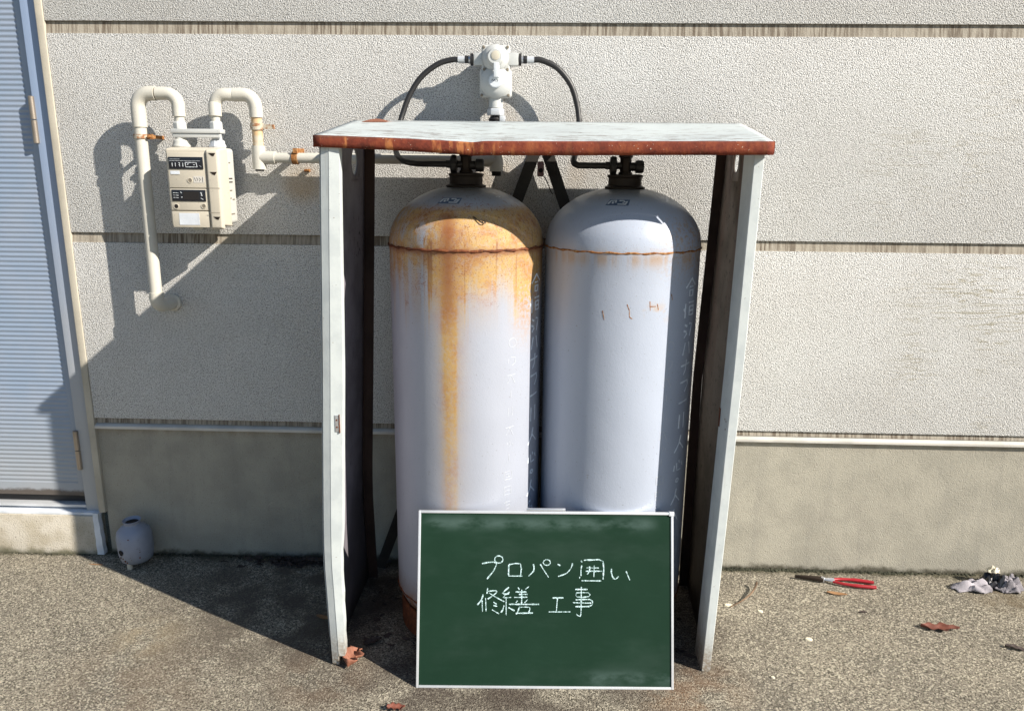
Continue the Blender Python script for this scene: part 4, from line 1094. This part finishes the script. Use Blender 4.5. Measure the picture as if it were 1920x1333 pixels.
def litter():
    leaf('dry_leaf', 'crumpled pinkish dry leaf at the foot of the left cabinet post', (-.432, -.552, .002), 'leaf_pink', .055, .05, 70, .026, 'lobed', 4)
    leaf('dry_leaf', 'narrow orange-brown leaf lying just below the red pliers', (.995, -.140, 0), 'leaf_tan', .062, .018, -8, .004, seed=2)
    leaf('dry_leaf', 'torn dark red leaf on open concrete below the grey rag', (1.222, -.318, 0), 'leaf_red', .105, .034, -6, .010, 'lobed', 3)
    leaf('dry_leaf', 'tiny blackened leaf scrap between the pliers and the torn red leaf', (1.036, -.240, 0), 'leaf_dark', .024, .010, 0, .003, seed=5)
    leaf('dry_leaf', 'blackened curled leaf scrap at the right edge of the picture', (1.388, -.404, 0), 'leaf_dark', .055, .018, -18, .006, 'lobed', 6)
    leaf('dry_leaf', 'red leaf fragment at the bottom edge left of the chalkboard', (-.287, -.722, 0), 'leaf_red', .045, .022, 20, .008, 'lobed', 7)
    leaf('dry_leaf', 'pale tan leaf in the shade left of the left cabinet post', (-.568, -.345, 0), 'leaf_tan', .045, .018, -12, .004, seed=8)
    leaf('dry_leaf', 'thin brown leaf sliver in front of the doorstep', (-1.40, -.075, 0), 'leaf_tan', .05, .006, -3, .001, seed=9)
    leaf('dry_leaf', 'small curled brown leaf behind the pinkish leaf inside the cabinet', (-.40, -.46, 0), 'leaf_dark', .05, .025, 30, .010, 'lobed', 10)
    for i, (x, y, s, lab) in enumerate(((.824, -.386, .011, 'oval pale cream chip lying alone on open concrete'), (.727, -.251, .010, 'pale chip left of the tiny leaf scrap, above the oval chip'),
                                      (.640, -.222, .014, 'pale angular chip against the foot of the right cabinet post'), (.672, -.56, .006, 'tiny pale chip low on the concrete right of the chalkboard'))):
        m = MB(); rnd = random.Random(i + 20); n = 9
        ring = [(math.cos(2 * math.pi * k / n) * s * rnd.uniform(.75, 1.1), math.sin(2 * math.pi * k / n) * s * .75 * rnd.uniform(.75, 1.1)) for k in range(n)]
        v = [(a, b, .0003) for a, b in ring] + [(a * .8, b * .8, .004) for a, b in ring]
        m.add(v, [tuple(range(n))[::-1], tuple(range(n, 2 * n))] + [(k, (k + 1) % n, n + (k + 1) % n, n + k) for k in range(n)])
        o = m.build('chip', 'chip'); o.location = (x, y, 0); tag(o, lab, 'chip')
    m = MB(); m.ring_tube(bez([(.640, -.235, .004), (.680, -.205, .006), (.715, -.175, .012), (.742, -.135, .014), (.752, -.115, .022)], 5), [.0022] * 10 + [.003] * 8 + [.0045, .004, .002], 7)
    tag(m.build('twig', 'bark', smooth=True), 'thin curved brown twig beside the right cabinet post', 'twig')
litter()
def rag():
    t = thing('rag', 'crumpled grey and black rag with a pale scrap against the wall at right', 'rag', (1.49, -.07, 0))
    def crumple(name, mat, cx, cy, rx, ry, h, seed, z0=0):
        rnd = random.Random(seed); m = MB(); v = []; f = []; n = 18
        ph = [rnd.uniform(0, 6) for _ in range(6)]
        for i in range(n + 1):
            for j in range(n + 1):
                a, b = i / n * 2 - 1, j / n * 2 - 1
                d = math.sqrt(a * a + b * b); k = max(0, 1 - d ** 2.2 * .75)
                e = 1 + .16 * math.sin(4 * math.atan2(b, a) + ph[0]) + .1 * math.sin(7 * math.atan2(b, a) + ph[1])
                z = h * k * (.55 + .30 * math.sin(a * 5 + b * 3 + ph[2]) + .22 * math.sin(b * 8 - a * 4 + ph[3])) + .15 * h * rnd.random()
                v.append((cx + a * rx * e, cy + b * ry * e, z0 + max(z, .001)))
        for i in range(n):
            for j in range(n): q = i * (n + 1) + j; f.append((q, q + n + 1, q + n + 2, q + 1))
        m.add(v, f); return m.build(name, mat, t, smooth=True, solid=.0012, ang=35)
    crumple('cloth', 'cloth', -.050, -.018, .058, .026, .034, 1)
    crumple('black_fold', 'blackbag', .030, .006, .034, .030, .055, 2)
    crumple('cloth', 'cloth', .062, -.018, .038, .024, .036, 3)
    crumple('cloth', 'cloth', .080, .010, .030, .020, .040, 5)
    crumple('pale_scrap', 'chip', .022, .010, .018, .013, .018, 4, .048)
rag()
def stuff():
    # moss and grit along the wall foot
    rnd = random.Random(11); m = MB()
    ico = [(0, 0, 1), (.9, 0, .4), (.28, .85, .4), (-.73, .52, .4), (-.73, -.52, .4), (.28, -.85, .4), (.9, 0, -.2), (.28, .85, -.2), (-.73, .52, -.2), (-.73, -.52, -.2), (.28, -.85, -.2)]
    icf = [(0, 1, 2), (0, 2, 3), (0, 3, 4), (0, 4, 5), (0, 5, 1)] + [(1 + i, 6 + i, 6 + (i + 1) % 5, 1 + (i + 1) % 5) for i in range(5)]
    def blob(m, x, y, r, sz=.6): 
        a = rnd.uniform(0, 6); c, s = math.cos(a), math.sin(a); k = [rnd.uniform(.7, 1.3) for _ in ico]
        m.add([(x + r * kk * (p[0] * c - p[1] * s), y + r * kk * (p[0] * s + p[1] * c), max(-.001, r * sz * (p[2] * kk + .1))) for p, kk in zip(ico, k)], icf)
    for _ in range(1500):
        x = rnd.choice([rnd.uniform(.56, 1.3), rnd.uniform(.56, 1.05), rnd.uniform(-1.40, -.5), rnd.uniform(.6, 2.4)])
        blob(m, x, .006 - abs(rnd.gauss(0, .007)), rnd.uniform(.0015, .0055), .9)
    for _ in range(120): blob(m, rnd.uniform(-1.75, -1.45), -.012 - abs(rnd.gauss(0, .004)), rnd.uniform(.001, .0035))
    tag(m.build('moss', 'moss', smooth=True, ang=80), 'dark green moss and grit along the foot of the wall', 'moss', kind='stuff')
    # leaf litter and grit in the shaded corner and inside the cabinet
    m = MB()
    for _ in range(420):
        if rnd.random() < .55: x, y = rnd.gauss(-.72, .10), -abs(rnd.gauss(.02, .018)) - .004
        else: x, y = rnd.uniform(-.44, .48), rnd.uniform(-.50, -.05)
        L = rnd.uniform(.006, .022); w = L * rnd.uniform(.25, .6); a = rnd.uniform(0, 6.3); c, s = math.cos(a), math.sin(a)
        zb = rnd.uniform(.001, .016 if x < -.5 else .006)
        pts = [(-L, 0), (-L * .3, w), (L * .5, w * .7), (L, 0), (L * .3, -w), (-L * .5, -w * .8)]
        y_ = min(y, -.012 - L if x < -.5 else y)
        v = [(x + p * c - q * s, y_ + (p * s + q * c) * .6, max(.0006, zb + rnd.uniform(-.004, .006))) for p, q in pts]
        m.add(v, [(0, 1, 2, 3, 4, 5)])
    tag(m.build('leaf_litter', 'leaf_dark', solid=.0005), 'dark rotting leaf litter in the shade along the wall and in the cabinet', 'leaf litter', kind='stuff')
    # loose grit on the open concrete
    m = MB()
    for _ in range(2600):
        x, y = rnd.uniform(-1.9, 1.7), rnd.uniform(-.95, -.02)
        if -.5 < x < .56 and y > -.6: continue
        blob(m, x, y, rnd.uniform(.0008, .0024), .8)
    tag(m.build('grit', 'step', smooth=False), 'fine loose grit scattered on the concrete', 'grit', kind='stuff')
stuff()
